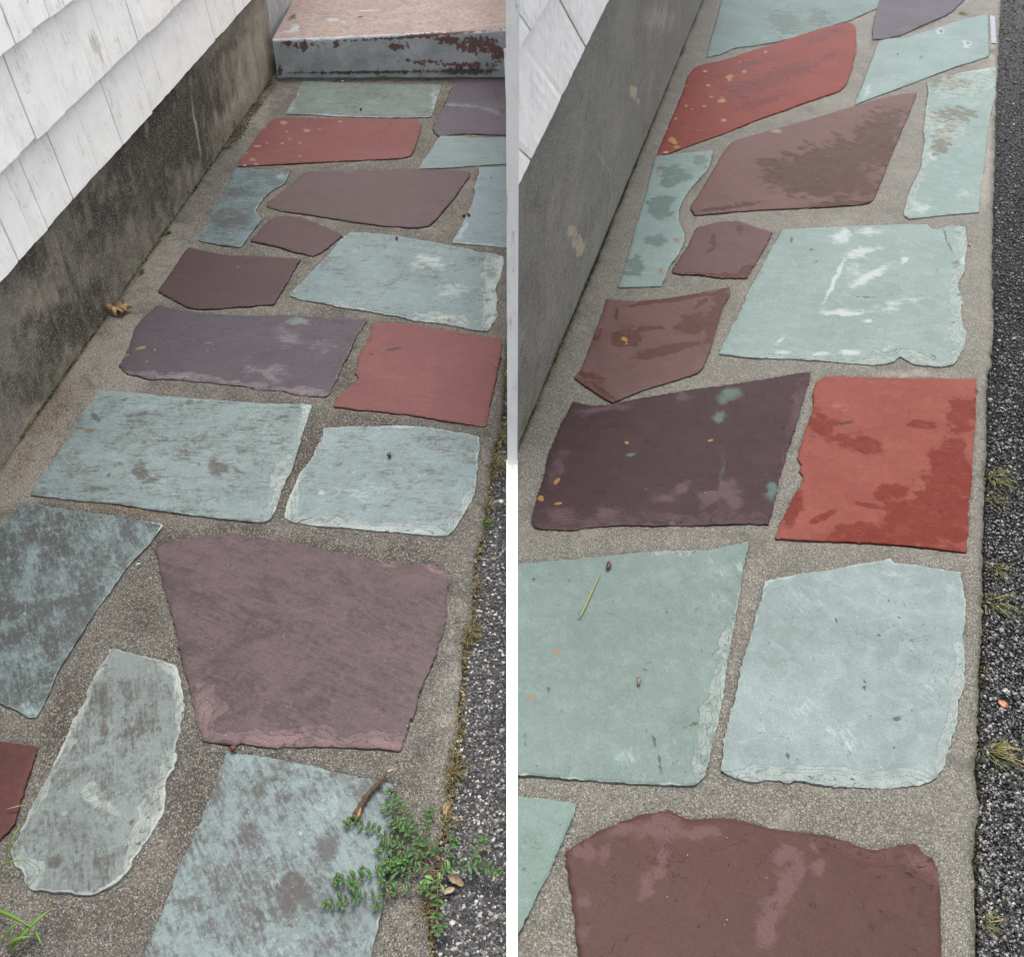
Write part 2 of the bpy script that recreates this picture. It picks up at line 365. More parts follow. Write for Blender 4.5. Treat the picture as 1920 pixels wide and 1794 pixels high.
STONES = []     # world outlines, for the mortar's grooves
def flagstone(px, mat, label, group, feats, z0=.0045, sp=.006, amp=.0014, seed=0, chip=1., rel=1.):
    poly = [G(x, y, .004) for x, y in px]
    out = rough_outline(smooth_poly(poly), sp, amp, seed)
    if sum(a[0]*b[1]-b[0]*a[1] for a, b in zip(out, np.roll(out, -1, 0))) < 0: out = out[::-1]
    STONES.append(out)
    nb = len(out); lo, hi = out.min(0), out.max(0)
    gx, gy = np.meshgrid(np.arange(lo[0], hi[0], sp), np.arange(lo[1], hi[1], sp))
    P = np.stack([gx.ravel(), gy.ravel()], 1)+RNG.uniform(-.3, .3, (gx.size, 2))*sp
    P = P[inside(P, out)]; d = seg_dist(P, out); P = P[d > sp*.9]
    t = np.roll(out, -1, 0)-np.roll(out, 1, 0); t /= np.linalg.norm(t, axis=1)[:, None]+1e-9
    ring = out+np.stack([-t[:, 1], t[:, 0]], 1)*.0022
    ok = inside(ring, out) & (seg_dist(ring, out) > .0016); ring = ring[ok]
    V, F = tri([*out, *ring, *P], nb)
    V = np.array([(v[0], v[1]) for v in V]); d = seg_dist(V, out)
    P3 = np.c_[V, np.zeros(len(V))]
    n1 = fnoise(P3, 9, seed, 3); n2 = fnoise(P3, 34, seed+5, 3); n3 = fnoise(P3, 4, seed+2, 2)
    z = z0+.00045*n1*rel+.00018*n2*rel
    # delaminated layers: steps following noise contours, denser near the rim
    lay = np.clip(n3*.6+.5*n1, -1, 1)
    z -= .0007*rel*(lay > .38); z -= .0006*rel*(lay < -.45)
    wchip = .0009+chip*np.clip(.010*(n1+.1)+.006*n2, 0, .018)
    e = np.clip(1-d/wchip, 0, 1); z -= .0016*np.round(e*3)/3+.0004*e*e
    edge = np.clip(1-d/(.006+wchip*.9), 0, 1)
    if 'led' in feats:
        lb = blobs(np.c_[V, np.full(len(V), .004)], feats['led'], (fnoise(P3, 16, seed+31, 4), fnoise(P3, 16, seed+37, 4))); lb = lb+.22*fnoise(P3, 30, seed+41, 4)
        z -= .0032*np.floor(np.clip(lb, 0, 1)*4)/4; z = np.maximum(z, .0006); ledv = np.clip(lb, 0, 1.2)
    else: ledv = np.zeros(len(V))
    nv = len(V); c = V.mean(0)
    # rim: boundary vertices are those at distance ~0, keep order through the original outline
    idx = {(round(float(v[0]), 6), round(float(v[1]), 6)): i for i, v in enumerate(V)}
    bi = [idx.get((round(float(p[0]), 6), round(float(p[1]), 6))) for p in out]
    if any(b is None for b in bi):
        from mathutils import kdtree
        kd = kdtree.KDTree(nv)
        for i, v in enumerate(V): kd.insert((v[0], v[1], 0), i)
        kd.balance(); bi = [kd.find((p[0], p[1], 0))[1] for p in out]
    bot = [(out[i][0], out[i][1], -.012) for i in range(nb)]
    verts = [(V[i][0]-c[0], V[i][1]-c[1], z[i]) for i in range(nv)]+[(V[bi[i]][0]-c[0], V[bi[i]][1]-c[1], z[bi[i]]) for i in range(nb)]+[(p[0]-c[0], p[1]-c[1], p[2]) for p in bot]
    faces = [tuple(f) for f in F]
    for i in range(nb):
        j = (i+1) % nb; faces.append((nv+i, nv+nb+i, nv+nb+j, nv+j))
    me = bpy.data.meshes.new('flagstone'); me.from_pydata(verts, [], faces)
    W = np.c_[V, np.full(nv, .004)]; warp = (fnoise(P3, 22, seed+11, 4), fnoise(P3, 22, seed+17, 4))
    for k in ('a1', 'a2', 'a3', 'a4'):
        b_ = blobs(W, feats.get(k, []), warp); set_attr(me, k, np.r_[b_, b_[bi], b_[bi]])
    set_attr(me, 'edge', np.r_[edge, np.full(2*nb, .8)]); set_attr(me, 'led', np.r_[ledv, ledv[bi], ledv[bi]])
    me.polygons.foreach_set('use_smooth', [True]*len(F)+[False]*(len(faces)-len(F)))
    me.update()
    o = link('flagstone', me, mat, None, (c[0], c[1], 0))
    return tag(o, label, 'flagstone', group)

def slab(name, px, mat, feats, z0=0., sp=.012, depth=.06, wall=None):
    poly = [G(x, y, z0)[:2] for x, y in px]
    out = rough_outline(poly, .012, .0022, 3)
    if sum(a[0]*b[1]-b[0]*a[1] for a, b in zip(out, np.roll(out, -1, 0))) < 0: out = out[::-1]
    nb = len(out); lo, hi = out.min(0), out.max(0)
    gx, gy = np.meshgrid(np.arange(lo[0], hi[0], sp), np.arange(lo[1], hi[1], sp))
    P = np.stack([gx.ravel(), gy.ravel()], 1)+RNG.uniform(-.3, .3, (gx.size, 2))*sp
    ex = [P]
    for s in STONES:
        t = np.roll(s, -1, 0)-np.roll(s, 1, 0); t /= np.linalg.norm(t, axis=1)[:, None]+1e-9; nr = np.stack([t[:, 1], -t[:, 0]], 1)
        ex += [s+nr*.0012, s+nr*.006]
    P = np.vstack(ex); P = P[inside(P, out)]; P = P[seg_dist(P, out) > .005]
    V, F = tri([*out, *P], nb); V = np.array([(v[0], v[1]) for v in V]); P3 = np.c_[V, np.zeros(len(V))]
    z = z0+.0014*fnoise(P3, 6, 4, 3)+.0009*fnoise(P3, 32, 8, 3)
    gap = np.full(len(V), 1.)
    for s in STONES:
        b0, b1 = s.min(0)-.02, s.max(0)+.02; m = np.all((V > b0) & (V < b1), axis=1)
        if not m.any(): continue
        dd = seg_dist(V[m], s); ins = inside(V[m], s); dd[ins] = 0; gap[m] = np.minimum(gap[m], dd)
    nn = fnoise(P3, 14, 2, 2)
    z -= np.clip(1-gap/.005, 0, 1)*np.clip(.0035+.003*nn, .0005, .006)
    db = seg_dist(V, out); z -= np.clip(1-db/.014, 0, 1)**2*.007
    nv = len(V); idx = {(round(float(v[0]), 6), round(float(v[1]), 6)): i for i, v in enumerate(V)}
    bi = [idx.get((round(float(p[0]), 6), round(float(p[1]), 6)), 0) for p in out]
    verts = [(V[i][0], V[i][1], z[i]) for i in range(nv)]+[(p[0], p[1], z0-depth) for p in out]
    faces = [tuple(f) for f in F]+[(bi[i], nv+i, nv+(i+1) % nb, bi[(i+1) % nb]) for i in range(nb) if bi[i] != bi[(i+1) % nb]]
    me = bpy.data.meshes.new(name); me.from_pydata(verts, [], faces); W = np.c_[V, np.full(nv, z0)]
    for k in ('a1', 'a2', 'a3', 'a4'): set_attr(me, k, np.r_[blobs(W, feats.get(k, [])), np.zeros(nb)])
    me.polygons.foreach_set('use_smooth', [True]*len(F)+[False]*(len(faces)-len(F))); me.update()
    return tag(link(name, me, mat), kind='structure')

ALB = .46          # traced ground colours are sunlit values: bring them down to the surface's own reflectance
# ------------------------------------------------------------------ flagstones, dry path on the left
GL = 'flagstones of the dry path on the left'; GR = 'flagstones of the wet path on the right'
BG, BG2 = (150, 168, 169), (132, 152, 152)
def LS(i, tr, base, base2, label, feats={}, **k):
    keys = {a: k.pop(a) for a in ('z0', 'sp', 'amp', 'chip', 'rel') if a in k}
    wet = k.get('wet', 0)
    m = slate('slate_%02d' % i, base, base2, seed=i, **k)
    return flagstone(trace(*tr), m, label, GR if i >= 30 else GL, feats, seed=i, **keys)

LS(1, ('B', 430,545, 560,552, 800,562, 1100,568, 1355,572, 1330,650, 1285,785, 1130,790, 900,788, 640,782, 500,768, 310,768, 345,690, 385,650, 392,600),
   (142, 156, 152), (122, 134, 130), 'grey green flagstone just below the painted step in the left view', dict(a2=[('B', 1310, 680, 25, 90), ('B', 340, 700, 30, 60), ('B', 600, 775, 120, 12)], a1=[('B', 900, 660, 300, 40, 0, .45)]), cover=.3, sang=5, edge=.6)
LS(2, ('B', 1465,530, 1640,527, 1794,525, 1812,525, 1812,905, 1690,905, 1560,895, 1330,912, 1298,870, 1330,790, 1360,740, 1400,650),
   (114, 104, 114), (102, 96, 106), 'mauve grey flagstone below the right end of the step, cracked down its right side', dict(a2=[('B', 1500, 712, 160, 12, 5), ('B', 1700, 750, 90, 14, 20)], a1=[('B', 1725, 640, 8, 70, -20), ('B', 1765, 750, 12, 30, -30)]), cover=.15, sang=20, edge=.15, pale=(150, 158, 162), stain=(84, 74, 62))
LS(3, ('B', 240,795, 700,795, 1190,805, 1220,840, 1205,900, 1180,985, 1150,1045, 1100,1062, 700,1080, 300,1100, -22,1118, 0,1075, 70,980, 150,870, 200,815),
   (138, 84, 80), (146, 94, 92), 'red flagstone sprinkled with cream spots, lying crosswise near the step in the left view', dict(a4=[('B', 295, 825, 22, 9), ('B', 450, 880, 22, 10), ('B', 535, 873, 15, 6), ('B', 330, 938, 15, 6), ('B', 170, 860, 11, 7), ('B', 115, 985, 19, 8), ('B', 90, 1075, 22, 10), ('B', 105, 1105, 15, 6), ('B', 315, 885, 18, 8, 0, .8), ('B', 675, 818, 13, 6), ('B', 400, 965, 13, 7), ('B', 400, 1048, 16, 5), ('B', 185, 965, 9, 5), ('B', 285, 965, 12, 5), ('B', 40, 1030, 12, 6)], a1=[('B', 455, 830, 12, 6, 30), ('B', 942, 940, 3, 150, 5, .8), ('B', 1008, 836, 7, 7), ('B', 1147, 1008, 7, 7)]), cover=.05, sang=3, edge=.05, stain=(96, 56, 54), spot=(186, 160, 122))
LS(4, ('B', 1350,912, 1480,915, 1560,925, 1794,925, 1812,925, 1812,1098, 1640,1108, 1440,1125, 1200,1135, 1235,1075, 1290,1000, 1320,940),
   (152, 168, 170), (142, 158, 160), 'pale blue flagstone under the mauve grey one, right end of the left view', {}, cover=.12, sang=2, edge=.3)
LS(5, ('A', 1585,1125, 'B', 100,1135, 200,1143, 330,1155, 318,1200, 290,1240, 220,1275, 150,1340, 105,1400, 110,1430, 150,1475, 100,1530, 50,1600, 'C', 1620,225, 1500,212, 1400,195, 1335,180, 'A', 1420,1450, 1500,1300),
   (130, 152, 156), (118, 140, 146), 'narrow blue green flagstone with a wavy right side, beside the left foundation', dict(a1=[('A', 1600, 1290, 150, 35, -10, .7), ('A', 1560, 1480, 160, 70, -10, .85), ('A', 1700, 1180, 90, 25, 0, .5)], a2=[('B', 280, 1190, 40, 20)]), cover=.42, sang=8, edge=.3)
LS(6, ('B', 470,1150, 700,1150, 1000,1140, 1400,1140, 1540,1150, 1545,1180, 1470,1290, 1400,1380, 1330,1460, 1270,1515, 1170,1530, 950,1515, 700,1480, 450,1440, 250,1410, 180,1385, 180,1365, 230,1330, 350,1240, 420,1170),
   (114, 94, 96), (108, 92, 92), 'long plum flagstone directly below the spotted red one in the left view', dict(a2=[('B', 725, 1157, 30, 8, 0, .9)]), cover=.15, sang=4, edge=.08, spale=(150, 124, 124), stain=(80, 70, 68))
LS(19, ('B', 1605,1125, 1700,1122, 1812,1120, 1812,1668, 1794,1664, 1620,1645, 1430,1632, 1450,1590, 1490,1520, 1530,1440, 1560,1370, 1580,1290, 1575,1260, 1600,1200, 1607,1160),
   (152, 170, 176), (142, 160, 166), 'pale blue flagstone with two pods at its left corner, left view', dict(a2=[('B', 1500, 1540, 16, 60, 30, 1.2), ('B', 1480, 1590, 30, 14, 0, 1.1), ('B', 1600, 1640, 160, 8, 4, 1.)], a1=[('B', 1690, 1200, 10, 8, 0, 1.3)]), cover=.18, sang=6, edge=.5, chip=1.3)
LS(7, ('B', 240,1455, 330,1450, 440,1470, 550,1515, 660,1560, 690,1580, 620,1640, 540,1700, 490,1722, 400,1700, 240,1655, 60,1615, 110,1570, 180,1490),
   (108, 86, 88), (102, 84, 86), 'smallest plum flagstone, lozenge shaped, in the left view', {}, cover=.15, sang=10, edge=.12, spale=(146, 118, 118), stain=(76, 64, 62), amp=.002)
LS(8, ('D', 735,125, 860,130, 1060,150, 1300,190, 1550,240, 1600,260, 1700,262, 1772,285, 1775,330, 1750,440, 1705,500, 1740,560, 1715,620, 1740,680, 1670,785, 1600,785, 1440,750, 1300,730, 1160,718, 1080,690, 870,655, 680,630, 600,605, 400,575, 330,550, 430,440, 560,310, 680,180),
   (154, 172, 174), (140, 158, 162), 'broad pale green flagstone with a chipped white right rim in the left view', dict(led=[('D', 1720, 480, 60, 280, 5, 1.), ('D', 1350, 715, 180, 30, 5, 1.), ('D', 640, 620, 80, 22, 5, 1.)], a2=[('D', 1280, 320, 130, 60, 0, .9), ('D', 1430, 530, 120, 60, 0, .8), ('D', 1745, 350, 28, 80, 10, 1.4), ('D', 1690, 480, 35, 40, 0, 1.3), ('D', 1705, 590, 25, 60, 0, 1.3), ('D', 1690, 640, 50, 25, 0, 1.2), ('D', 1685, 730, 35, 50, 20, 1.3), ('D', 1370, 705, 90, 16, 0, 1.2)], a1=[('D', 1715, 410, 12, 8), ('D', 1140, 450, 80, 4, 8)]), cover=.28, sang=6, edge=.6, chip=1.6, pale=(208, 218, 214), amp=.0022)
LS(9, ('C', 1265,225, 1450,270, 1600,285, 1790,290, 'D', 410,305, 370,370, 300,490, 225,610, 100,615, 'C', 1700,620, 1600,625, 1480,640, 1290,640, 1200,600, 1060,520, 1130,420, 1200,320),
   (100, 78, 80), (94, 76, 78), 'dark plum flagstone with pointed left end, above the long purple grey one, left view', dict(a4=[('C', 1600, 362, 7, 7)]), cover=.15, sang=3, edge=.12, spale=(144, 116, 114), stain=(74, 62, 60))
LS(10, ('C', 1060,615, 1150,635, 1300,665, 1500,680, 1700,690, 'D', 160,685, 300,680, 500,695, 700,705, 855,712, 800,800, 770,850, 740,930, 690,1020, 650,1110, 600,1215, 560,1228, 380,1215, 280,1185, 100,1175, 'C', 1650,1160, 1480,1140, 1200,1110, 1100,1105, 1000,1110, 930,1085, 850,1075, 800,1020, 850,930, 880,850, 910,760, 960,700),
   (106, 96, 104), (98, 92, 100), 'long purple grey flagstone with a pale green bloom, middle of the left view', dict(led=[('D', 200, 1190, 600, 30, 4, .9), ('C', 1150, 1105, 350, 26, 4, 1.)], a3=[('D', 380, 730, 90, 25, 0, .8), ('C', 1400, 870, 30, 10, 0, .7)], a2=[('D', 320, 830, 90, 60, 20, .9), ('D', 560, 900, 90, 60, 0, .6), ('D', 180, 1070, 130, 60, 10, .9), ('D', 450, 1190, 110, 22, 0, 1.), ('C', 1200, 1098, 140, 16, 5, 1.1), ('C', 1700, 1050, 80, 60, 0, .7)], a4=[('C', 945, 910, 36, 8, -8), ('C', 1043, 918, 6, 14), ('C', 858, 955, 15, 8), ('C', 990, 1000, 15, 5)], a1=[('D', 545, 862, 7, 7, 0, 1.5)]), cover=.22, sang=3, edge=.4, spale=(176, 160, 164), stain=(78, 74, 76), pale=(150, 142, 150), special=(142, 164, 158), spot=(182, 158, 104), amp=.002, chip=1.3)
LS(11, ('D', 885,745, 960,730, 1150,745, 1400,785, 1600,815, 1765,845, 1750,980, 1720,1120, 1680,1290, 1660,1420, 1635,1432, 1400,1395, 1150,1350, 900,1325, 625,1295, 660,1230, 740,1165, 800,1105, 770,1065, 800,1030, 785,990, 820,910, 870,860, 885,800),
   (148, 96, 94), (140, 90, 88), 'rose red flagstone with a nibbled left side, right edge of the left view', dict(a3=[('D', 1040, 915, 60, 9, -5, 1.2), ('D', 880, 945, 15, 6, 0, 1.2), ('D', 1150, 895, 50, 18, 0, .5), ('D', 1290, 905, 40, 10, 0, .4)], a1=[('D', 1250, 905, 250, 14, 6, .4)]), cover=.12, sang=4, edge=.08, spale=(184, 140, 136), stain=(112, 76, 76), special=(74, 76, 76), amp=.0018)
LS(12, ('C', 665,1190, 880,1200, 1250,1240, 1500,1255, 1700,1270, 'D', 150,1275, 480,1280, 470,1320, 430,1450, 380,1620, 340,1740, 'F', 310,160, 240,370, 200,440, 140,460, 0,445, 'E', 1600,440, 1300,415, 1000,370, 750,330, 400,300, 200,275, 240,200, 330,90, 'C', 440,1540, 550,1350, 640,1220),
   (162, 181, 181), (148, 166, 166), 'broad blue green flagstone streaked with brown dirt blots, left half of the left view', dict(led=[('F', 260, 280, 50, 220, 15, .9), ('D', 440, 1400, 30, 120, 10, .9)], a1=[('C', 640, 1370, 22, 40, -25), ('C', 1275, 1275, 30, 28), ('C', 830, 1245, 30, 12, -20), ('E', 940, 120, 42, 62, -20, 1.2), ('E', 1010, 180, 40, 25, 0, .9), ('E', 1460, 95, 55, 42, 20, 1.2), ('E', 1590, 110, 50, 12, 30, .8), ('E', 735, 148, 14, 18, 0, 1.2), ('E', 620, 230, 120, 50, 10, .6), ('E', 560, 110, 110, 40, 0, .55), ('E', 1340, 70, 14, 30, 0, .8), ('D', 330, 1700, 90, 60, -40, .55)], a2=[('D', 440, 1330, 35, 60, 0, 1.1), ('F', 290, 155, 30, 10, -10, 1.3), ('F', 280, 200, 25, 8, -10, 1.2), ('F', 250, 240, 12, 30, 10, 1.)], a4=[('C', 612, 1455, 32, 18), ('C', 965, 1545, 22, 14), ('C', 490, 1510, 14, 10), ('C', 520, 1610, 16, 14), ('E', 805, 72, 22, 12)]), cover=.38, sang=2, edge=.35, spot=(142, 118, 92), stain=(98, 88, 80))
LS(13, ('D', 560,1440, 750,1430, 1000,1425, 1250,1430, 1450,1470, 1610,1497, 1612,1600, 'F', 1600,20, 1590,180, 1575,280, 1530,370, 1450,490, 1400,545, 1250,545, 1050,520, 850,510, 700,490, 500,480, 350,455, 290,430, 320,320, 370,200, 400,130, 480,40, 'D', 550,1510),
   (164, 183, 185), (152, 170, 172), 'pale blue flagstone carrying one round brown pod, above the largest plum one, left view', dict(led=[('F', 900, 510, 600, 40, 5, 1.), ('F', 1500, 430, 60, 180, 35, 1.), ('F', 330, 360, 40, 140, 15, .9)], a2=[('F', 800, 250, 180, 80, 0, .6), ('F', 545, 260, 26, 18, 0, 1.2), ('F', 310, 380, 22, 70, 10, 1.2), ('F', 900, 500, 200, 14, 0, 1.1), ('F', 1200, 525, 160, 14, 0, 1.1), ('D', 1130, 1432, 120, 10, 0, 1.1)], a1=[('F', 1000, 140, 80, 35, 0, .6), ('F', 1320, 120, 110, 40, 0, .6), ('F', 600, 200, 200, 14, 0, .5), ('D', 960, 1590, 12, 60, 5, .6), ('F', 1440, 345, 20, 3, 5, 1.2)]), cover=.33, sang=0, edge=.8, chip=1.6, amp=.0018, stain=(112, 102, 94))
LS(14, ('E', -200,700, -20,520, 90,385, 130,320, 180,330, 550,390, 800,420, 1000,455, 1098,475, 1000,610, 870,740, 740,920, 600,1120, 480,1310, 370,1500, 290,1690, 245,1770, 180,1765, 90,1710, -100,1640, -220,1500),
   (152, 170, 171), (132, 150, 151), 'large flagstone darkened with black lichen, cut by the left edge of the photo', dict(a1=[('E', 500, 560, 220, 120, -40, .55), ('E', 250, 1150, 120, 60, 0, .6), ('E', 320, 1330, 120, 70, 20, .7), ('E', 150, 1620, 100, 60, 0, .7)], a2=[('E', 190, 1730, 90, 35, 10, 1.1), ('E', 400, 870, 110, 120, 0, .5), ('E', 165, 1070, 60, 50, -40, .5)]), cover=.60, sang=62, edge=.35, stain=(80, 77, 75))
LS(15, ('E', 735,1310, 780,1312, 1000,1370, 1190,1425, 1210,1500, 1235,1600, 1240,1700, 1225,1794, 'H', 1230,130, 1210,280, 1170,370, 1185,490, 1110,600, 1110,780, 1040,930, 920,1090, 850,1220, 750,1310, 620,1380, 560,1385, 400,1355, 200,1335, 150,1220, 80,1140, 60,1080, 110,1000, 200,800, 300,600, 410,390, 470,230, 580,30, 'E', 580,1600, 650,1450, 705,1380),
   (156, 168, 166), (142, 152, 150), 'long narrow flagstone with whitish chipped sides, low on the left of the left view', dict(led=[('H', 1030, 850, 70, 330, 22, 1.), ('E', 1220, 1600, 40, 200, 0, 1.), ('H', 360, 480, 40, 500, 28, 1.), ('H', 620, 690, 40, 60, 0, .9), ('H', 150, 1180, 80, 160, -25, .9)], a1=[('H', 370, 1150, 42, 38, -30, 1.2), ('H', 700, 100, 28, 160, 0, .9), ('H', 685, 280, 30, 60, 0, .9), ('H', 840, 280, 100, 24, -35, .9), ('H', 550, 1108, 20, 14, 0, 1), ('H', 430, 940, 70, 80, 0, .5), ('H', 1050, 250, 60, 50, 0, .6), ('H', 720, 560, 60, 40, 0, .5)], a2=[('H', 540, 120, 35, 150, 25, 1.3), ('E', 1150, 1450, 60, 35, 30, 1.2), ('E', 1215, 1620, 22, 110, 0, 1.1), ('H', 1090, 720, 25, 90, 10, 1.2), ('H', 1030, 870, 45, 60, 30, 1.1), ('H', 350, 480, 18, 120, 28, 1.1), ('H', 150, 920, 14, 120, 28, 1.1), ('H', 700, 760, 190, 40, 27, .9), ('H', 430, 840, 40, 20, 0, .9), ('H', 1005, 565, 9, 9, 0, 1.4)], a4=[('H', 882, 885, 18, 20)]), cover=.42, sang=70, edge=.75, chip=1.9, amp=.002, spot=(120, 100, 68), stain=(96, 88, 82), pale=(196, 202, 196), rel=1.6)
LS(16, ('H', -200,330, 90,350, 250,375, 220,480, 170,640, 120,790, 80,920, -60,1050, -200,1150),
   (112, 68, 64), (98, 62, 58), 'dull red flagstone cut to a sliver by the left edge of the left view', {}, cover=.3, sang=60, edge=.1, stain=(70, 56, 50))
LS(17, ('E', 1035,640, 1090,605, 1200,575, 1400,545, 1620,530, 1720,575, 'F', 190,578, 350,590, 480,625, 600,650, 800,685, 950,730, 1040,745, 1200,745, 1280,738, 1330,765, 1385,790, 1400,830, 1390,1100, 1330,1300, 1290,1400, 1210,1600, 1160,1794, 'I', 1150,180, 1110,320, 1080,405, 900,385, 600,370, 300,375, 200,385, 0,350, 'H', 1600,365, 1400,345, 1365,340, 1340,250, 1290,60, 'E', 1240,1450, 1160,1120, 1100,900, 1060,720),
   (122, 102, 105), (116, 99, 101), 'largest plum flagstone, wedge shaped with dark diagonal streaks, low in the left view', dict(led=[('I', 550, 345, 560, 60, 2, 1.), ('H', 1380, 160, 80, 160, 0, .9), ('F', 1330, 780, 90, 30, 30, .9)], a2=[('I', 250, 320, 220, 45, 0, 1.), ('I', 620, 345, 160, 30, 0, .9), ('I', 950, 360, 170, 35, 3, 1.), ('H', 1370, 120, 60, 90, 0, 1.), ('F', 1330, 785, 70, 20, 30, 1.), ('F', 1000, 755, 60, 12, 0, .9), ('H', 1700, 350, 120, 12, 0, .9)], a1=[('F', 100, 1250, 260, 60, -25, .6), ('F', 350, 1600, 250, 50, -25, .5), ('I', 500, 80, 180, 60, -30, .6), ('E', 1500, 1400, 260, 50, -20, .6), ('E', 1600, 1560, 200, 40, -25, .55), ('E', 1300, 740, 160, 30, -10, .4)]), cover=.43, sang=26, edge=.2, spale=(166, 138, 140), stain=(86, 76, 76), pale=(160, 132, 134), rel=1.5, streak=.9)
LS(18, ('H', 1530,405, 1600,425, 'I', 100,435, 400,490, 700,560, 1000,618, 1030,650, 1020,900, 1000,1080, 960,1400, 920,1600, 880,1794, 850,1990, 'H', 860,1990, 950,1794, 1080,1520, 1200,1200, 1340,900, 1440,640, 1500,470),
   (162, 180, 181), (149, 166, 167), 'blue grey flagstone at the bottom of the left view, under twig and creeping weed', dict(a1=[('I', 130, 685, 48, 45, 0, 1.2), ('I', 590, 1060, 62, 120, 10, 1.1), ('I', 330, 1340, 100, 120, 0, 1.15), ('I', 40, 960, 100, 40, 40, .9), ('I', 100, 1060, 60, 30, 40, .8), ('I', 200, 590, 60, 25, 0, .7), ('I', 340, 720, 50, 25, -40, .8), ('I', 300, 1570, 160, 20, 10, .8), ('H', 1640, 960, 70, 80, 40, .9), ('H', 1240, 1410, 90, 60, 30, .9), ('H', 1730, 1500, 40, 80, 0, .6), ('H', 1650, 1700, 120, 100, 0, .6), ('I', 500, 570, 90, 30, 30, .6)], a2=[('I', 600, 780, 120, 80, 0, .6), ('I', 370, 1550, 40, 40, 0, .7), ('I', 405, 968, 12, 12, 0, 1.3), ('I', 250, 1700, 160, 120, 0, .5)]), cover=.46, sang=58, edge=.2, stain=(98, 90, 86), rel=1.4)

# ------------------------------------------------------------------ flagstones, wet path on the right
ALB = .41
WG, WG2 = (158, 184, 178), (146, 172, 165)
LS(31, ('a', 1430,-70, 1390,75, 1350,220, 1305,385, 1400,365, 1500,320, 1600,310, 'b', 143,280, 400,205, 640,130, 740,85, 800,60, 'b', 860,-70),
   (150, 174, 172), (136, 156, 150), 'wet grey green flagstone cut by the top of the right view', dict(a1=[('b', 180, 150, 100, 70), ('b', 420, 120, 90, 60, 0, .8)], a2=[('b', 50, 260, 14, 10, 0, 1.5), ('b', 250, 250, 100, 20, -15, .7)], a4=[('a', 1395, 322, 14, 8)]), cover=.1, sang=-20, edge=.3, wet=1, stain=(112, 128, 122))
LS(32, ('b', 826,-70, 800,90, 775,200, 780,265, 850,262, 960,240, 1090,180, 1250,110, 1310,80, 1460,-70),
   (126, 118, 130), (112, 106, 116), 'wet lilac grey flagstone cut by the top right of the photo, moss at its corner', dict(a1=[('b', 960, 160, 80, 30, -20, .9), ('b', 1090, 160, 60, 20, -20, .8)]), cover=.1, sang=-25, edge=.2, wet=1, stain=(98, 88, 94), spale=(170, 164, 172))
LS(33, ('a', 1215,465, 1300,430, 1420,405, 1794,285, 'b', 400,200, 600,150, 640,158, 665,200, 665,330, 640,450, 600,560, 560,610, 350,680, 0,805, 'a', 1400,905, 1050,1030, 970,1050, 990,1000, 1090,760, 1160,590, 1180,520),
   (160, 86, 77), (152, 78, 69), 'wet red flagstone dotted with cream spots, near the top of the right view', dict(a1=[('a', 1650, 570, 220, 55, -18, 1.), ('a', 1560, 440, 120, 22, -15, .9), ('a', 1640, 700, 120, 28, -15, .9), ('b', 170, 500, 230, 50, -18, 1.), ('b', 450, 245, 140, 26, -22, 1.), ('b', 70, 400, 120, 20, -18, .8), ('b', 60, 680, 150, 30, -22, .9), ('b', 480, 380, 80, 20, -25, .8), ('a', 1330, 480, 60, 16, -10, .8)], a2=[('b', 366, 440, 5, 210, 3, .9)], a4=[('a', 1465, 525, 22, 16), ('a', 1410, 675, 20, 15), ('a', 1420, 810, 18, 12), ('a', 1085, 945, 27, 18), ('a', 1105, 988, 20, 12), ('a', 1340, 655, 14, 11), ('a', 1170, 715, 12, 9), ('a', 1560, 485, 13, 9), ('a', 1105, 798, 12, 9), ('a', 1035, 1028, 20, 10), ('a', 1320, 577, 16, 10), ('a', 1165, 580, 9, 8), ('a', 1300, 480, 18, 8), ('a', 1050, 865, 8, 8), ('a', 1290, 715, 14, 6), ('a', 1210, 735, 12, 5), ('a', 1530, 420, 7, 5), ('b', 55, 350, 10, 8)]), cover=.05, sang=-16, edge=.05, wet=1, stain=(122, 44, 30), spot=(206, 168, 116), pale=(176, 112, 102))
LS(34, ('b', 815,285, 860,262, 1000,255, 1150,205, 1380,130, 1550,95, 1560,370, 1540,385, 1300,460, 1000,575, 820,640, 655,705, 700,600, 760,430),
   (168, 190, 188), (156, 178, 174), 'wet pale flagstone marked with two small white rings, top right of the right view', dict(a2=[('b', 1235, 210, 26, 18, 0, 1.4), ('b', 1405, 292, 30, 20, 0, 1.4), ('b', 900, 560, 160, 40, -20, .5), ('b', 740, 620, 14, 60, 25, .9)], a1=[('b', 1238, 210, 9, 7, 0, 1.6), ('b', 1415, 290, 9, 7, 0, 1.6), ('b', 945, 368, 6, 6, 0, 1.5), ('b', 1100, 390, 20, 16, 0, .7)]), cover=.1, sang=-22, edge=.3, wet=1, stain=(126, 138, 128), pale=(222, 232, 230))
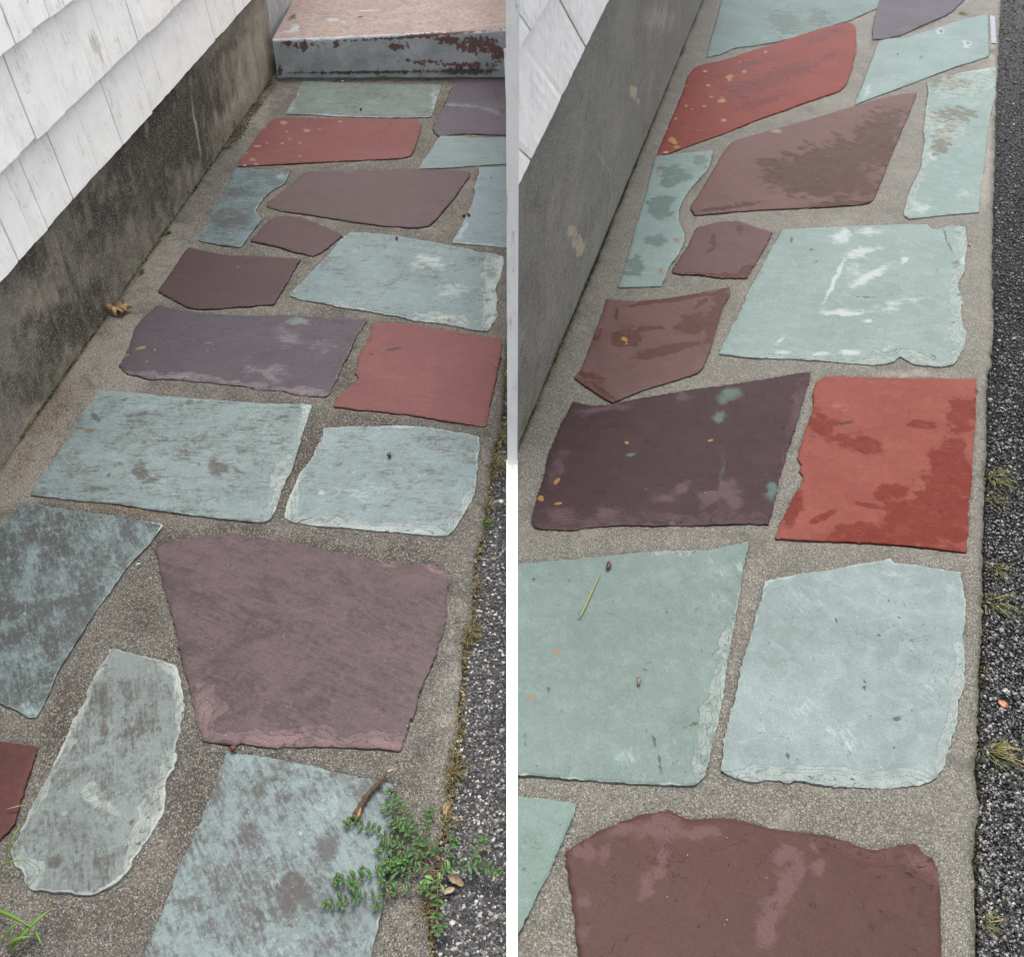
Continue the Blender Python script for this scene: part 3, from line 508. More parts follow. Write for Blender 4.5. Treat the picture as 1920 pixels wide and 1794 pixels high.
LS(35, ('a', 1500,945, 1794,860, 'b', 400,790, 820,665, 980,630, 1075,625, 1030,740, 960,900, 880,1100, 800,1300, 790,1335, 740,1370, 400,1395, 0,1410, 'a', 1400,1430, 1230,1445, 1200,1400, 1210,1370, 1260,1300, 1390,1080, 1460,970),
   (138, 108, 106), (130, 100, 98), 'wet plum flagstone with a dark brown soaked patch, upper middle of the right view', dict(a1=[('b', 500, 1080, 430, 110, -14, 1.1), ('b', 820, 860, 170, 90, -30, 1.), ('b', 480, 1230, 330, 100, 0, 1.), ('b', 860, 1000, 90, 160, 25, .8), ('a', 1720, 1090, 90, 30, 0, .9), ('a', 1480, 1390, 220, 16, -8, .9), ('b', 600, 1370, 250, 18, -3, .9)], a2=[('b', 130, 886, 36, 12, 0, 1.3)]), cover=.05, sang=-8, edge=.1, wet=1, stain=(90, 60, 47), spale=(110, 76, 72), pale=(176, 168, 156), streak=.9)
LS(36, ('b', 1140,555, 1240,520, 1400,480, 1605,450, 1600,640, 1560,800, 1530,1100, 1500,1300, 1490,1425, 1300,1440, 1020,1470, 985,1440, 1000,1370, 1040,1250, 1100,1130, 1110,1030, 1130,950, 1120,860, 1135,740, 1155,620),
   (168, 190, 186), (158, 180, 174), 'wet pale green flagstone, tall, with olive dirt stains, right side of the right view', dict(led=[('b', 1400, 560, 180, 70, -10, .8), ('b', 1250, 860, 120, 80, 20, .7), ('b', 1060, 1230, 30, 250, 20, .9)], a1=[('b', 1300, 555, 140, 40, 0, .85), ('b', 1330, 770, 150, 50, 0, .85), ('b', 1240, 960, 60, 90, 10, .9), ('b', 1300, 860, 30, 25, 0, 1.)], a2=[('b', 1500, 470, 100, 14, -8, 1.2), ('b', 1180, 1050, 30, 30, 0, 1.), ('b', 1100, 1400, 90, 30, 0, .9), ('b', 1400, 1300, 80, 40, 0, .7), ('b', 1230, 860, 90, 60, 20, .6), ('b', 1420, 700, 120, 30, 0, .6)]), cover=.2, sang=5, edge=.6, wet=1, stain=(128, 126, 108), pale=(220, 230, 226), chip=1.5, rel=1.8)
LS(37, ('a', 965,1050, 1200,1025, 1350,1008, 1330,1120, 1270,1190, 1200,1270, 1150,1340, 1120,1420, 1125,1500, 1160,1560, 1155,1640, 1110,1720, 'c', 1060,350, 1005,490, 850,492, 710,495, 740,430, 800,210, 860,0, 'a', 900,1300, 945,1130),
   (164, 186, 182), (154, 176, 172), 'narrow wet pale green flagstone with rusty specks, beside the right foundation', dict(a1=[('a', 1100, 1170, 110, 45, 5), ('a', 1050, 1230, 50, 30), ('a', 1260, 1080, 50, 40), ('a', 1010, 1350, 95, 30), ('a', 1000, 1420, 80, 50), ('a', 960, 1620, 60, 38), ('c', 820, 350, 60, 55)], a4=[('c', 1105, 190, 34, 16, 20, .8), ('c', 1010, 385, 22, 26, 0, .8), ('a', 980, 1155, 14, 9), ('a', 1285, 1050, 14, 14), ('a', 1050, 1462, 10, 8)], a3=[('c', 980, 280, 90, 60, -20, .5)]), cover=.1, sang=10, edge=.3, wet=1, stain=(124, 144, 138), spot=(186, 140, 88), special=(170, 166, 128))
LS(38, ('c', 1240,95, 1400,55, 1520,50, 1600,80, 1750,125, 1700,230, 1640,330, 1580,435, 1480,430, 1390,430, 1270,410, 1130,405, 1075,395, 1110,330, 1190,200),
   (128, 100, 100), (120, 94, 94), 'smallest plum flagstone of the wet right path, with one dark wet dash', dict(a1=[('c', 1355, 190, 16, 40, 8), ('c', 1335, 245, 30, 14, -40), ('c', 1400, 418, 260, 14, 3), ('c', 1560, 390, 60, 30, -40), ('c', 1530, 105, 20, 25)]), cover=.05, sang=-10, edge=.1, wet=1, stain=(104, 68, 60), spale=(100, 66, 58), amp=.002)
LS(39, ('c', 635,575, 800,590, 960,580, 1100,565, 1300,525, 1465,492, 1470,540, 1410,640, 1370,800, 1320,950, 1270,1060, 1200,1090, 1000,1150, 850,1200, 680,1270, 600,1230, 500,1160, 420,1105, 470,1040, 520,900, 590,720),
   (132, 102, 100), (124, 96, 94), 'wet brown plum flagstone, five sided and blotched, beside the right foundation', dict(a1=[('c', 780, 830, 110, 50, -15), ('c', 930, 775, 90, 16, -5), ('c', 1220, 740, 110, 60, -10), ('c', 1050, 920, 210, 32, -12), ('c', 1370, 680, 45, 220, 15), ('c', 530, 1100, 100, 45, 20, .8), ('c', 580, 830, 40, 60, 15, .7), ('c', 1100, 575, 330, 16, -8), ('c', 620, 1210, 110, 16, 35), ('c', 700, 680, 14, 40, 0, 1), ('c', 1270, 610, 50, 14, -30)], a4=[('c', 755, 845, 18, 9), ('c', 765, 872, 9, 10), ('c', 825, 775, 20, 12, 0, .6)]), cover=.05, sang=-14, edge=.2, wet=1, stain=(108, 72, 62), spale=(96, 66, 60), spot=(220, 160, 96))
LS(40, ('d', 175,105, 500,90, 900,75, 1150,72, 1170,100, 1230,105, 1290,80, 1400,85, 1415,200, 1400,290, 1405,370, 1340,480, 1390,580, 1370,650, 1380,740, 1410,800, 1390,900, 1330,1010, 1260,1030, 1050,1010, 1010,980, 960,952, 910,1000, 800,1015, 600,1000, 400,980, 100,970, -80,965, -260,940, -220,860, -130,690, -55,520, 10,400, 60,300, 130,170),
   (170, 190, 186), (160, 180, 175), 'wet broad pale green flagstone with white shiny smears, middle of the right view', dict(led=[('d', 1390, 300, 50, 200, 0, 1.), ('d', 1360, 700, 50, 260, 0, 1.), ('d', 960, 980, 160, 45, 0, 1.1), ('d', 600, 1000, 500, 24, 2, .9)], a2=[('d', 570, 160, 60, 50, -20, 1.1), ('d', 700, 260, 130, 30, -10, 1.1), ('d', 525, 440, 14, 170, 25, 1.3), ('d', 760, 420, 150, 26, -30, 1.2), ('d', 560, 668, 150, 20, 0, 1.3), ('d', 740, 725, 36, 16, 0, 1.1), ('d', 900, 620, 140, 50, -20, .8), ('d', 620, 935, 90, 18, 0, 1.1), ('d', 170, 935, 60, 14, 0, 1.1), ('d', 410, 945, 60, 16, 0, 1.1), ('d', 760, 120, 80, 34, 0, .9), ('d', 990, 320, 40, 20, -30, 1.1), ('d', 150, 850, 50, 16, -50, 1.), ('d', 1390, 310, 24, 24, 0, 1.2), ('d', 650, 400, 120, 70, -10, .7), ('d', 860, 920, 40, 10, -40, 1.), ('d', 1060, 580, 90, 30, 0, .7)], a1=[('d', 1340, 340, 24, 16, 0, 1.2), ('d', 230, 178, 8, 16, 20, 1.4), ('d', 363, 247, 7, 7, 0, 1.4), ('d', 1280, 190, 6, 110, -20, .9), ('d', 730, 565, 80, 4, 3, .9), ('d', 370, 335, 90, 4, -15, .7)]), cover=.08, sang=6, edge=.45, wet=1, stain=(112, 114, 102), pale=(230, 240, 240), chip=1.6, amp=.0018)  # a2: sky sheen on the wet face painted pale, over some real bloom
LS(41, ('c', 410,1260, 500,1290, 620,1290, 850,1245, 1200,1185, 1500,1145, 1794,1095, 'd', 230,1080, 365,1060, 340,1150, 300,1300, 240,1480, 190,1650, 150,1780, 'f', 130,230, 100,400, 70,465, 'e', 1730,470, 1500,465, 1200,480, 1000,480, 700,475, 500,495, 400,510, 250,510, 150,490, 130,440, 165,310, 220,120, 'c', 250,1600, 320,1430, 370,1340),
   (88, 70, 74), (94, 74, 74), 'wet dark purple flagstone with teal bloom and mauve smudges, middle of the right view', dict(led=[('e', 900, 470, 900, 40, -2, 1.), ('d', 270, 1400, 50, 320, 15, .8)], a2=[('e', 1150, 235, 60, 32, -35), ('e', 1020, 290, 90, 36, 0, .8), ('e', 650, 395, 90, 40, 0, .8), ('e', 1330, 300, 80, 50, -20, .9), ('e', 1470, 290, 70, 110, 0, .8), ('e', 310, 90, 60, 150, 20, .6), ('e', 330, 430, 130, 60, 0, .6), ('c', 620, 1310, 200, 30, -8, .7), ('c', 1150, 1230, 60, 40, 0, .7), ('d', 280, 1300, 50, 160, 10, .6)], a3=[('c', 1460, 1225, 90, 42, -20, 1.), ('c', 1390, 1360, 55, 46, 0, .9), ('c', 800, 1620, 36, 14, -15, .9), ('f', 95, 250, 50, 60, 0, .9), ('e', 1410, 100, 28, 220, 0, .5), ('e', 1080, 457, 24, 14, 0, .9)], a4=[('e', 300, 190, 26, 14, -30), ('e', 195, 305, 24, 22, -30), ('e', 318, 338, 30, 10, -10), ('c', 770, 1543, 14, 9, 0), ('c', 1335, 1530, 22, 6, -20), ('e', 905, 238, 12, 6), ('e', 265, 208, 12, 6)], a1=[('c', 1765, 1375, 8, 12, 0, 1.5)]), cover=.1, sang=-6, edge=.15, wet=2, stain=(70, 56, 56), special=(124, 150, 142), pale=(132, 108, 116), spale=(120, 94, 98), spot=(206, 160, 98), chip=1.4)
LS(42, ('d', 440,1105, 480,1095, 1000,1105, 1475,1108, 1470,1300, 1460,1500, 1445,1790, 'f', 1430,300, 1410,660, 1200,635, 900,605, 500,590, 120,570, 160,460, 230,310, 300,200, 310,150, 280,115, 300,80, 268,30, 'd', 290,1560, 320,1480, 370,1330, 380,1250, 370,1190, 400,1130),
   (168, 96, 85), (160, 88, 77), 'wet brick red flagstone without cream spots, near the right edge of the right view', dict(a1=[('d', 650, 1545, 170, 50, 15), ('d', 420, 1420, 120, 60, 0, .9), ('d', 1390, 1340, 90, 130, 20), ('d', 1100, 1420, 100, 26, 0, .9), ('f', 1290, 280, 140, 330, 0, 1.2), ('f', 900, 260, 120, 50, -25), ('f', 850, 570, 370, 80, 0, 1.2), ('f', 250, 380, 45, 110, 15), ('f', 440, 430, 90, 22, -25), ('f', 740, 350, 80, 16, 10), ('f', 1050, 420, 200, 120, 0, 1.)], a3=[('d', 590, 1408, 50, 10, -10, 1.3), ('d', 480, 1465, 55, 4, -35, 1.2), ('d', 380, 1505, 18, 5, 0, 1.2), ('d', 1000, 1350, 100, 4, -15, .8), ('d', 1180, 1265, 120, 4, -35, .8)], a2=[('d', 830, 1140, 300, 30, 0, .5), ('d', 560, 1300, 100, 40, 0, .6)]), cover=.05, sang=-10, edge=.05, wet=1, stain=(134, 54, 40), special=(84, 66, 58), pale=(192, 134, 124))
LS(43, ('e', -14,752, 40,745, 200,725, 600,690, 850,660, 1000,645, 1080,655, 1130,645, 1300,650, 1590,590, 1570,720, 1530,940, 1470,1300, 1440,1500, 1395,1794, 'h', 1360,300, 1320,480, 1300,560, 1230,635, 1100,630, 800,620, 500,600, 200,575, 40,560, -14,556),
   (152, 172, 166), (144, 164, 158), 'large wet grey green flagstone carrying a soaked brown pod and a straw', dict(led=[('e', 1440, 1600, 60, 330, 5, 1.), ('h', 1320, 300, 50, 260, 8, 1.), ('e', 1090, 660, 90, 25, 0, 1.)], a2=[('e', 1390, 800, 150, 110, 10, .7), ('e', 1400, 1000, 70, 120, 0, .6), ('h', 760, 440, 140, 80, 0, .7), ('e', 1420, 1540, 22, 200, 8, .9), ('e', 1540, 760, 26, 60, 0, 1.1), ('e', 1100, 670, 60, 14, 0, .9), ('e', 1080, 1430, 60, 60, 0, .5)], a4=[('e', 298, 1333, 28, 22), ('e', 355, 1370, 14, 12), ('e', 115, 1640, 24, 16), ('e', 500, 720, 14, 12)], a1=[('h', 1215, 228, 55, 5, -20, 1.2), ('h', 960, 340, 6, 60, -12, 1.), ('h', 990, 500, 6, 90, -8, 1.), ('e', 1050, 1565, 30, 4, 0, 1.3), ('h', 850, 62, 22, 4, -25, 1.2), ('e', 1050, 1090, 5, 60, -22, .8), ('e', 690, 1000, 12, 80, -15, .5), ('e', 940, 1465, 80, 4, 5, .7), ('e', 140, 850, 8, 14, 0, 1.2), ('e', 250, 1595, 8, 22, -15, 1.2), ('h', 90, 330, 14, 60, 0, .7), ('h', 1090, 435, 14, 5, 20, 1.2)], a3=[('e', 340, 1000, 50, 250, 0, .45)]), cover=.06, sang=80, edge=.4, wet=1, stain=(96, 100, 88), spot=(196, 150, 100), special=(146, 156, 128), chip=1.3)
LS(44, ('f', 50,855, 240,815, 500,780, 700,735, 895,705, 920,730, 1050,745, 1200,770, 1370,790, 1375,860, 1400,1000, 1405,1150, 1385,1250, 1400,1400, 1390,1590, 1350,1650, 1345,1794, 'i', 1350,200, 1300,350, 1270,500, 1200,595, 1100,620, 980,650, 700,645, 500,640, 400,620, 270,600, 200,615, 60,590, -10,610, 'h', 1560,610, 1450,570, 1405,540, 1420,400, 1470,130, 'e', 1490,1700, 1540,1450, 1600,1250, 1680,960),
   (176, 194, 194), (158, 175, 172), 'large wet silvery flagstone with a crumbling layered lower rim, right view', dict(led=[('i', 600, 600, 700, 55, 2, 1.1), ('i', 1290, 400, 50, 230, 15, 1.1), ('f', 1360, 1640, 40, 250, 0, 1.1), ('i', 60, 560, 120, 50, 20, 1.)], a2=[('i', 300, 120, 130, 70, -30, .7), ('i', 560, 250, 120, 120, 0, .6), ('f', 300, 1000, 160, 120, 0, .5), ('f', 1150, 1600, 160, 100, 0, .5), ('f', 900, 800, 120, 40, 0, .7), ('i', 600, 400, 80, 80, 0, .6), ('f', 1300, 950, 40, 120, 20, .6)], a1=[('f', 530, 1100, 6, 50, -8, 1.1), ('f', 1155, 880, 10, 6, 0, 1.4), ('f', 885, 1000, 8, 8, 0, 1.3), ('f', 955, 1095, 5, 12, 0, 1.2), ('f', 720, 1600, 4, 130, 0, .9), ('i', 92, 50, 5, 36, 5, 1.3), ('i', 940, 185, 34, 16, -20, .9), ('i', 912, 392, 8, 8, 0, 1.5), ('i', 200, 440, 8, 20, -20, 1.2), ('i', 1050, 140, 30, 6, 0, .8), ('f', 815, 1222, 8, 6, 0, 1.3)], a3=[('f', 200, 1390, 130, 30, -15, .6), ('i', 900, 540, 150, 50, -15, .6), ('f', 500, 1450, 160, 60, 0, .35), ('f', 1250, 1080, 50, 60, 0, .4), ('f', 1000, 1320, 80, 60, 0, .4)]), cover=.06, sang=70, edge=.5, wet=1, stain=(86, 86, 74), special=(150, 154, 136), pale=(222, 234, 236), chip=2.0, amp=.0018, rel=1.9)
LS(45, ('h', -14,706, 40,712, 250,730, 435,758, 430,800, 340,1010, 250,1230, 150,1420, 60,1600, -10,1730, -14,1736),
   (152, 176, 168), (144, 168, 158), 'wet grey green flagstone cut by the divider strip, bottom left of the right view', dict(a1=[('h', 90, 1220, 60, 5, 55, .9), ('h', 150, 1290, 40, 5, 50, .8), ('h', 325, 920, 10, 5, 40, 1.2)], a2=[('h', 425, 790, 14, 30, 0, .9)]), cover=.08, sang=60, edge=.15, wet=1, stain=(112, 122, 112))
LS(46, ('h', 360,1085, 520,965, 700,900, 850,835, 1060,795, 1150,850, 1240,870, 1320,855, 1450,852, 1560,875, 1794,935, 'i', 280,950, 420,965, 600,1010, 750,1065, 860,1060, 1000,1030, 1070,1020, 1110,1080, 1190,1130, 1210,1200, 1235,1350, 1240,1600, 1245,1794, 1250,2000, 'h', 500,2000, 455,1794, 420,1550, 390,1300),
   (108, 76, 70), (104, 78, 73), 'wet brown plum flagstone with pink drying patches, bottom of the right view', dict(led=[('i', 1100, 1150, 160, 90, 30, .9), ('i', 700, 1090, 260, 40, 15, .8)], a2=[('h', 980, 930, 150, 80, 0, 1.1), ('h', 760, 925, 110, 40, -15, 1.), ('h', 520, 1080, 40, 90, 0, .9), ('h', 620, 1100, 40, 60, 0, .8), ('h', 440, 1090, 50, 60, -30, .8), ('h', 1250, 960, 120, 40, -8, 1.), ('h', 1010, 1110, 50, 60, 10, 1.), ('h', 980, 1220, 50, 50, 0, .9), ('h', 890, 1330, 60, 80, 25, 1.), ('h', 480, 1400, 40, 50, 0, .7), ('i', 210, 1110, 80, 70, 0, 1.), ('i', 270, 1200, 40, 80, 0, .9), ('i', 190, 1330, 60, 110, 15, 1.), ('i', 110, 1460, 100, 90, 20, 1.), ('i', 50, 1620, 60, 150, 0, 1.), ('i', 410, 1200, 60, 50, 0, .9), ('i', 370, 1050, 40, 50, 0, .7), ('i', 1100, 1160, 120, 40, 30, .8), ('i', 1200, 1260, 24, 60, 0, .8), ('h', 480, 1640, 60, 60, 0, .6)], a1=[('i', 1090, 1180, 14, 6, 0, 1.4), ('i', 812, 1258, 8, 6, 0, 1.4), ('i', 830, 1490, 7, 7, 0, 1.4)]), cover=.08, sang=30, edge=.12, wet=2, stain=(82, 58, 52), pale=(142, 112, 112), spale=(128, 92, 88))
#STONES_END

# ------------------------------------------------------------------ mortar beds of the two paths
WALL_L = (G(35, 825), G(505, 152)); WALL_R = (G(971, 835), G(1300, 40))
def far(a, b, t): return a+(b-a)*t
edge_left = [(960, 600), (950, 650), (946, 720), (938, 800), (922, 870), (914, 930), (908, 985), (898, 1017), (888, 1050), (885, 1087), (886, 1157), (868, 1205), (866, 1254), (858, 1324), (854, 1391), (842, 1450), (838, 1517), (826, 1561), (812, 1640), (803, 1712), (806, 1794), (798, 2000)]
ALB = .47
mort_l = mortar('mortar_dry', (124, 120, 113), (96, 93, 88), (146, 141, 132))
slab('path', [(-260, 1240), (-100, 1017), (35, 823), (270, 486), (508, 146), (521, 128), (960, 126)]+edge_left+[(-260, 2000)], mort_l,
     dict(a2=[('p', 60, 860, 60, 120, 30, 1.), ('p', 190, 700, 90, 110, 35, .9), ('p', 300, 500, 60, 110, 35, .7), ('p', 470, 200, 40, 60, 30, 1.), ('p', 860, 1300, 60, 200, 10, .6), ('p', 250, 640, 60, 60)],
          a1=[('p', 505, 165, 14, 16, 0, 1.), ('p', 478, 205, 8, 36, 36, 1.), ('p', 445, 255, 8, 36, 36, .9), ('p', 415, 290, 8, 30, 36, .7), ('p', 700, 150, 220, 5, 0, .8), ('p', 900, 150, 80, 8, 0, .8), ('p', 560, 870, 40, 120, 20, .8), ('p', 700, 795, 120, 24, 6, .8), ('p', 450, 1000, 90, 30, 10, .8), ('p', 600, 1030, 160, 22, 8, .7), ('p', 640, 700, 30, 70, 20, .8), ('p', 120, 1350, 40, 120, 20, .7), ('p', 300, 1010, 110, 40, 20, .7), ('p', 270, 1120, 60, 110, 10, .6), ('p', 360, 1500, 40, 200, 10, .5), ('p', 590, 850, 30, 90, 20, .8), ('p', 750, 1040, 120, 24, 8, .6), ('p', 200, 1720, 160, 60, 0, .5)],
          a3=[('p', 100, 770, 24, 70, 35, .9), ('p', 40, 870, 20, 50, 30, .8), ('p', 190, 620, 30, 20, 0, .7), ('p', 230, 950, 120, 14, 8, .8), ('p', 520, 560, 60, 12, 0, .6), ('p', 560, 745, 100, 10, 5, .5)]))
edge_right = [(1882, -60), (1876, 20), (1872, 110), (1868, 195), (1866, 300), (1863, 390), (1861, 488), (1864, 600), (1861, 679), (1852, 700), (1850, 860), (1846, 950), (1843, 1045), (1844, 1150), (1838, 1240), (1836, 1290), (1834, 1378), (1830, 1430), (1837, 1500), (1828, 1560), (1828, 1640), (1831, 1768), (1830, 2000)]
ALB = .40
mort_r = mortar('mortar_wet', (144, 141, 131), (126, 123, 114), (160, 156, 144), True)
slab('path', [(960, 858), (971, 832), (1116, 493), (1300, 38), (1345, -60)]+edge_right+[(960, 2000)], mort_r,
     dict(a2=[('p', 1845, 300, 12, 100, 2, 1.), ('p', 1860, 110, 6, 100, 0, .7), ('p', 1700, 700, 60, 8, 0, .9)],
          a1=[('p', 1860, 97, 14, 6, 0, .9), ('p', 1855, 790, 5, 120, 0, .6), ('p', 1640, 70, 8, 22, 20, .9), ('p', 1740, 45, 50, 4, -22, 1.2), ('p', 1296, 40, 8, 16, 15, 1.6), ('p', 1279, 92, 6, 9, 15, 1.6)],
          a3=[('p', 1140, 990, 120, 14, -3, .7), ('p', 1280, 640, 120, 20, -8, .6), ('p', 1110, 545, 16, 8, 0, .9), ('p', 975, 870, 10, 14, 0, .9), ('p', 1100, 1590, 60, 30, 0, .5), ('p', 1000, 1770, 40, 30, 0, .6)]))

ALB = .5
# ------------------------------------------------------------------ asphalt
def asphalt(name, base, specks, rough, spec):
    q = NM(name); v = q.map(); g = q.n('ShaderNodeTexVoronoi'); q.l(v, g.inputs['Vector']); g.inputs['Scale'].default_value = 150
    b = q.n('ShaderNodeSeparateColor'); q.l(g.outputs['Color'], b.inputs[0]); big = q.noise(v, 7, 5, .6); fine = q.noise(v, 330, 4, .7)
    c = q.mix(q.step(big, .35, .7), lin(base), lin(tuple(x*.7 for x in base)))
    c = q.mix(q.step(b.outputs[0], .45, 1, 0, .5), c, lin(tuple(x*1.5 for x in base)))
    c = q.mix(q.math('MULTIPLY', q.step(b.outputs[1], 1-specks, 1-specks+.05), q.step(g.outputs[0], .3, .45, 1, 0)), c, lin((196, 192, 186)))
    h = q.math('ADD', q.math('MULTIPLY', g.outputs[0], -1.6), q.math('MULTIPLY', fine, .6))
    return q.done(c, rough, q.bump(h, 1., .005), spec)
as_dry = asphalt('asphalt_dry', (92, 92, 94), .14, .8, .35); as_wet = asphalt('asphalt_wet', (30, 30, 32), .05, .35, .3)
def sheet(name, pts, z, mat, kind='structure'):
    me = bpy.data.meshes.new(name); me.from_pydata([(p[0], p[1], z) for p in pts], [], [tuple(range(len(pts)))]); me.update()
    return tag(link(name, me, mat), kind=kind)
sheet('ground', [(-60, -30), (60, -30), (60, 80), (-60, 80)], -.05, simple('soil', (92, 84, 72), (64, 58, 48), 8, .95))
S0 = G(960, 640); S1 = G(960, 2100)
sheet('driveway', [G(900, 2100)[:2] if 0 else (-.45, .15), (S1.x, .15), (S0.x, S0.y+.05), (-.15, S0.y+.05)], -.017, as_dry)
a = G(1780, 2100); b = G(1800, -60)
sheet('driveway', [(a.x, a.y), (40, a.y), (40, 60), (b.x+.6, 60), (b.x, b.y)], -.018, as_wet)

def gravel(name, region, n, zf, pal, mat, label, rmin=.0018, rmax=.0045, flat=.7):
    m = MB(); k = 0
    while k < n:
        x, y = random.uniform(region[0], region[1]), random.uniform(region[2], region[3])
        if not region[4](x, y): continue
        k += 1; p = G(x, y, zf); r = random.uniform(rmin, rmax)*(1.6 if random.random() < .05 else 1)
        ci = pal[min(len(pal)-1, int(random.random()**1.3*len(pal)))]; gg = random.uniform(.85, 1.12); c = lin(tuple(v*gg for v in ci))
        m.rock((p.x, p.y, zf+r*.15), r, c, flat)
    return tag(m.build(name, mat, smooth=False), label, 'gravel', None, 'stuff')
import bisect
def ex(edge, y):
    for (x1, y1), (x2, y2) in zip(edge, edge[1:]):
        if y1 <= y <= y2: return x1+(x2-x1)*(y-y1)/(y2-y1)
    return edge[-1][0]
ALB = .44
grit_d = attrcol('grit_dry', .75, .35); grit_w = attrcol('grit_wet', .22, .35)
gravel('gravel', (795, 950, 690, 1830, lambda x, y: x > ex(edge_left, y)+4), 12000, -.0165, [(84, 84, 88), (70, 70, 74), (104, 103, 104), (56, 56, 60), (126, 124, 122), (92, 90, 92), (160, 156, 150), (220, 216, 208)], grit_d,
       'loose grey and white grit bedded in the dry driveway edge of the left view', .0013, .0038, .55)
gravel('gravel', (1826, 1935, -20, 1830, lambda x, y: x > ex(edge_right, y)+3), 13000, -.0175, [(34, 34, 36), (48, 48, 50), (26, 26, 28), (64, 64, 64), (90, 90, 90), (170, 168, 162)], grit_w,
       'glossy black wet grit along the driveway edge of the right view')

# ------------------------------------------------------------------ houses
ALB = 1.12
white = paint_mat('white_paint', (236, 236, 234)); seamw = paint_mat('trim_paint', (232, 232, 230))
class Wall:
    """a vertical plane through two ground points; s runs along it, n points to the path"""
    def __init__(s, A, B, side):
        s.A = Vector((A.x, A.y, 0)); s.d = Vector((B.x-A.x, B.y-A.y, 0)).normalized()
        s.n = Vector((s.d.y, -s.d.x, 0))*side
    def P(s, u, z, off=0): return s.A+s.d*u+s.n*off+Vector((0, 0, z))
    def at(s, px, py, off=0):
        r = ray(px, py); A = s.A+s.n*off; t = (A-Vector((0, 0, CAM_H))).dot(s.n)/r.dot(s.n); q = Vector((0, 0, CAM_H))+r*t-A
        return q.dot(s.d), q.z
def wall_face(name, W, quad, mat, feats, parent, off=0., thick=.15, sp=.012, zamp=.0015):
    (u0, u1, z0, zt) = quad; zt = zt if callable(zt) else (lambda u, q=zt: q); z1 = zt((u0+u1)/2); nu, nz = max(2, int((u1-u0)/sp)), max(2, int((z1-z0)/sp))
    vs = []; fs = []
    for j in range(nz+1):
        for i in range(nu+1): uu = u0+(u1-u0)*i/nu; vs.append(W.P(uu, z0+(zt(uu)-z0)*j/nz, off))
    for j in range(nz):
        for i in range(nu): k = j*(nu+1)+i; fs.append((k, k+1, k+nu+2, k+nu+1))
    A = np.array(vs); nz_ = fnoise(A, 7, 3, 4)*zamp; A2 = A+np.outer(nz_, np.array(W.n))
    nv = len(vs); back = [W.P(u, z, off-thick) for u, z in ((u0, z0), (u1, z0), (u1, zt(u1)), (u0, zt(u0)))]
    ring = [i for i in range(nu+1)]+[j*(nu+1)+nu for j in range(1, nz+1)]+[nz*(nu+1)+i for i in range(nu-1, -1, -1)]+[j*(nu+1) for j in range(nz-1, 0, -1)]
    c = [nv, nv+1, nv+2, nv+3]
    fs += [tuple(range(0, nu+1))+(c[1], c[0]), tuple(j*(nu+1)+nu for j in range(nz+1))+(c[2], c[1]), tuple(nz*(nu+1)+i for i in range(nu, -1, -1))+(c[3], c[2]), tuple(j*(nu+1) for j in range(nz, -1, -1))+(c[0], c[3]), tuple(c[::-1])]
    me = bpy.data.meshes.new(name); o0 = parent.location
    me.from_pydata([tuple(Vector(p)-o0) for p in A2]+[tuple(p-o0) for p in back], [], fs)
    warp = (fnoise(A, 16, 5, 4), fnoise(A, 16, 9, 4))
    for k in ('a1', 'a2', 'a3', 'a4'): set_attr(me, k, np.r_[blobs(A, feats.get(k, []), warp), np.zeros(4)])
    me.update(); return link(name, me, mat, parent)

def shingle_course(m, att, W, zb, zt, gaps, off_b, off_t, u_end, worn, drop=.004, rake=0., gapw=.0022, umin=-99):
    """one course of wooden shingles: overlapping tapered boards, bottom edge proud, split at the gaps"""
    us = [gaps[0]]+list(gaps[1:])
    for a, b in zip(us, us[1:]):
        dz = random.uniform(-drop, drop*.4); do = random.uniform(-.0015, .0015); tilt = random.uniform(-.002, .002)
        g = gapw*random.uniform(.5, 1.2)
        n = max(2, int((b-a)/.02)); nz = 10
        k0 = len(m.v); vs = []; fs = []; cols = []
        for j in range(nz+1):
            t = j/nz
            for i in range(n+1):
                s_ = i/n; u = max(umin, a+g/2+(b-a-g)*s_+rake*t)
                z = zb(u)+dz+tilt*(s_-.5)+(zt(u)-zb(u))*t
                if j == 0: z += .0012*mn.noise(Vector((u*60, z*9, 1)))+.0022*mn.noise(Vector((u*14, 0, 4)))
                o = off_b+do+(off_t-off_b)*t+.0009*mn.fractal(Vector((u*42, z*7, off_b)), .8, 2, 3)-.0012*(abs(s_-.5) > .47)
                vs.append(W.P(u, z, o))
        for j in range(nz):
            for i in range(n): q = j*(n+1)+i; fs.append((q, q+1, q+n+2, q+n+1))
        base = len(vs)
        for i in range(n+1):                                    # butt end
            s_ = i/n; u = max(umin, a+g/2+(b-a-g)*s_); vs.append(W.P(u, zb(u)+dz+tilt*(s_-.5)+.002, off_b-.012))
        for i in range(n): fs.append((base+i, base+i+1, i+1, i))
        for side in (0, n):                                     # edges of the board
            bb = len(vs)
            for j in range(nz+1):
                v = vs[j*(n+1)+side]; vs.append(v-W.n*.010)
            for j in range(nz):
                q = j*(n+1)+side; fs.append((q, q+n+1, bb+j+1, bb+j) if side == 0 else (q+n+1, q, bb+j, bb+j+1))
        m.add(vs, fs)
def finish_siding(m, parent, feats):
    o = m.build('siding', white, parent); me = o.data
    A = np.array(m.v)
    set_attr(me, 'a1', blobs(A, feats)); me.polygons.foreach_set('use_smooth', [False]*len(me.polygons)); return o

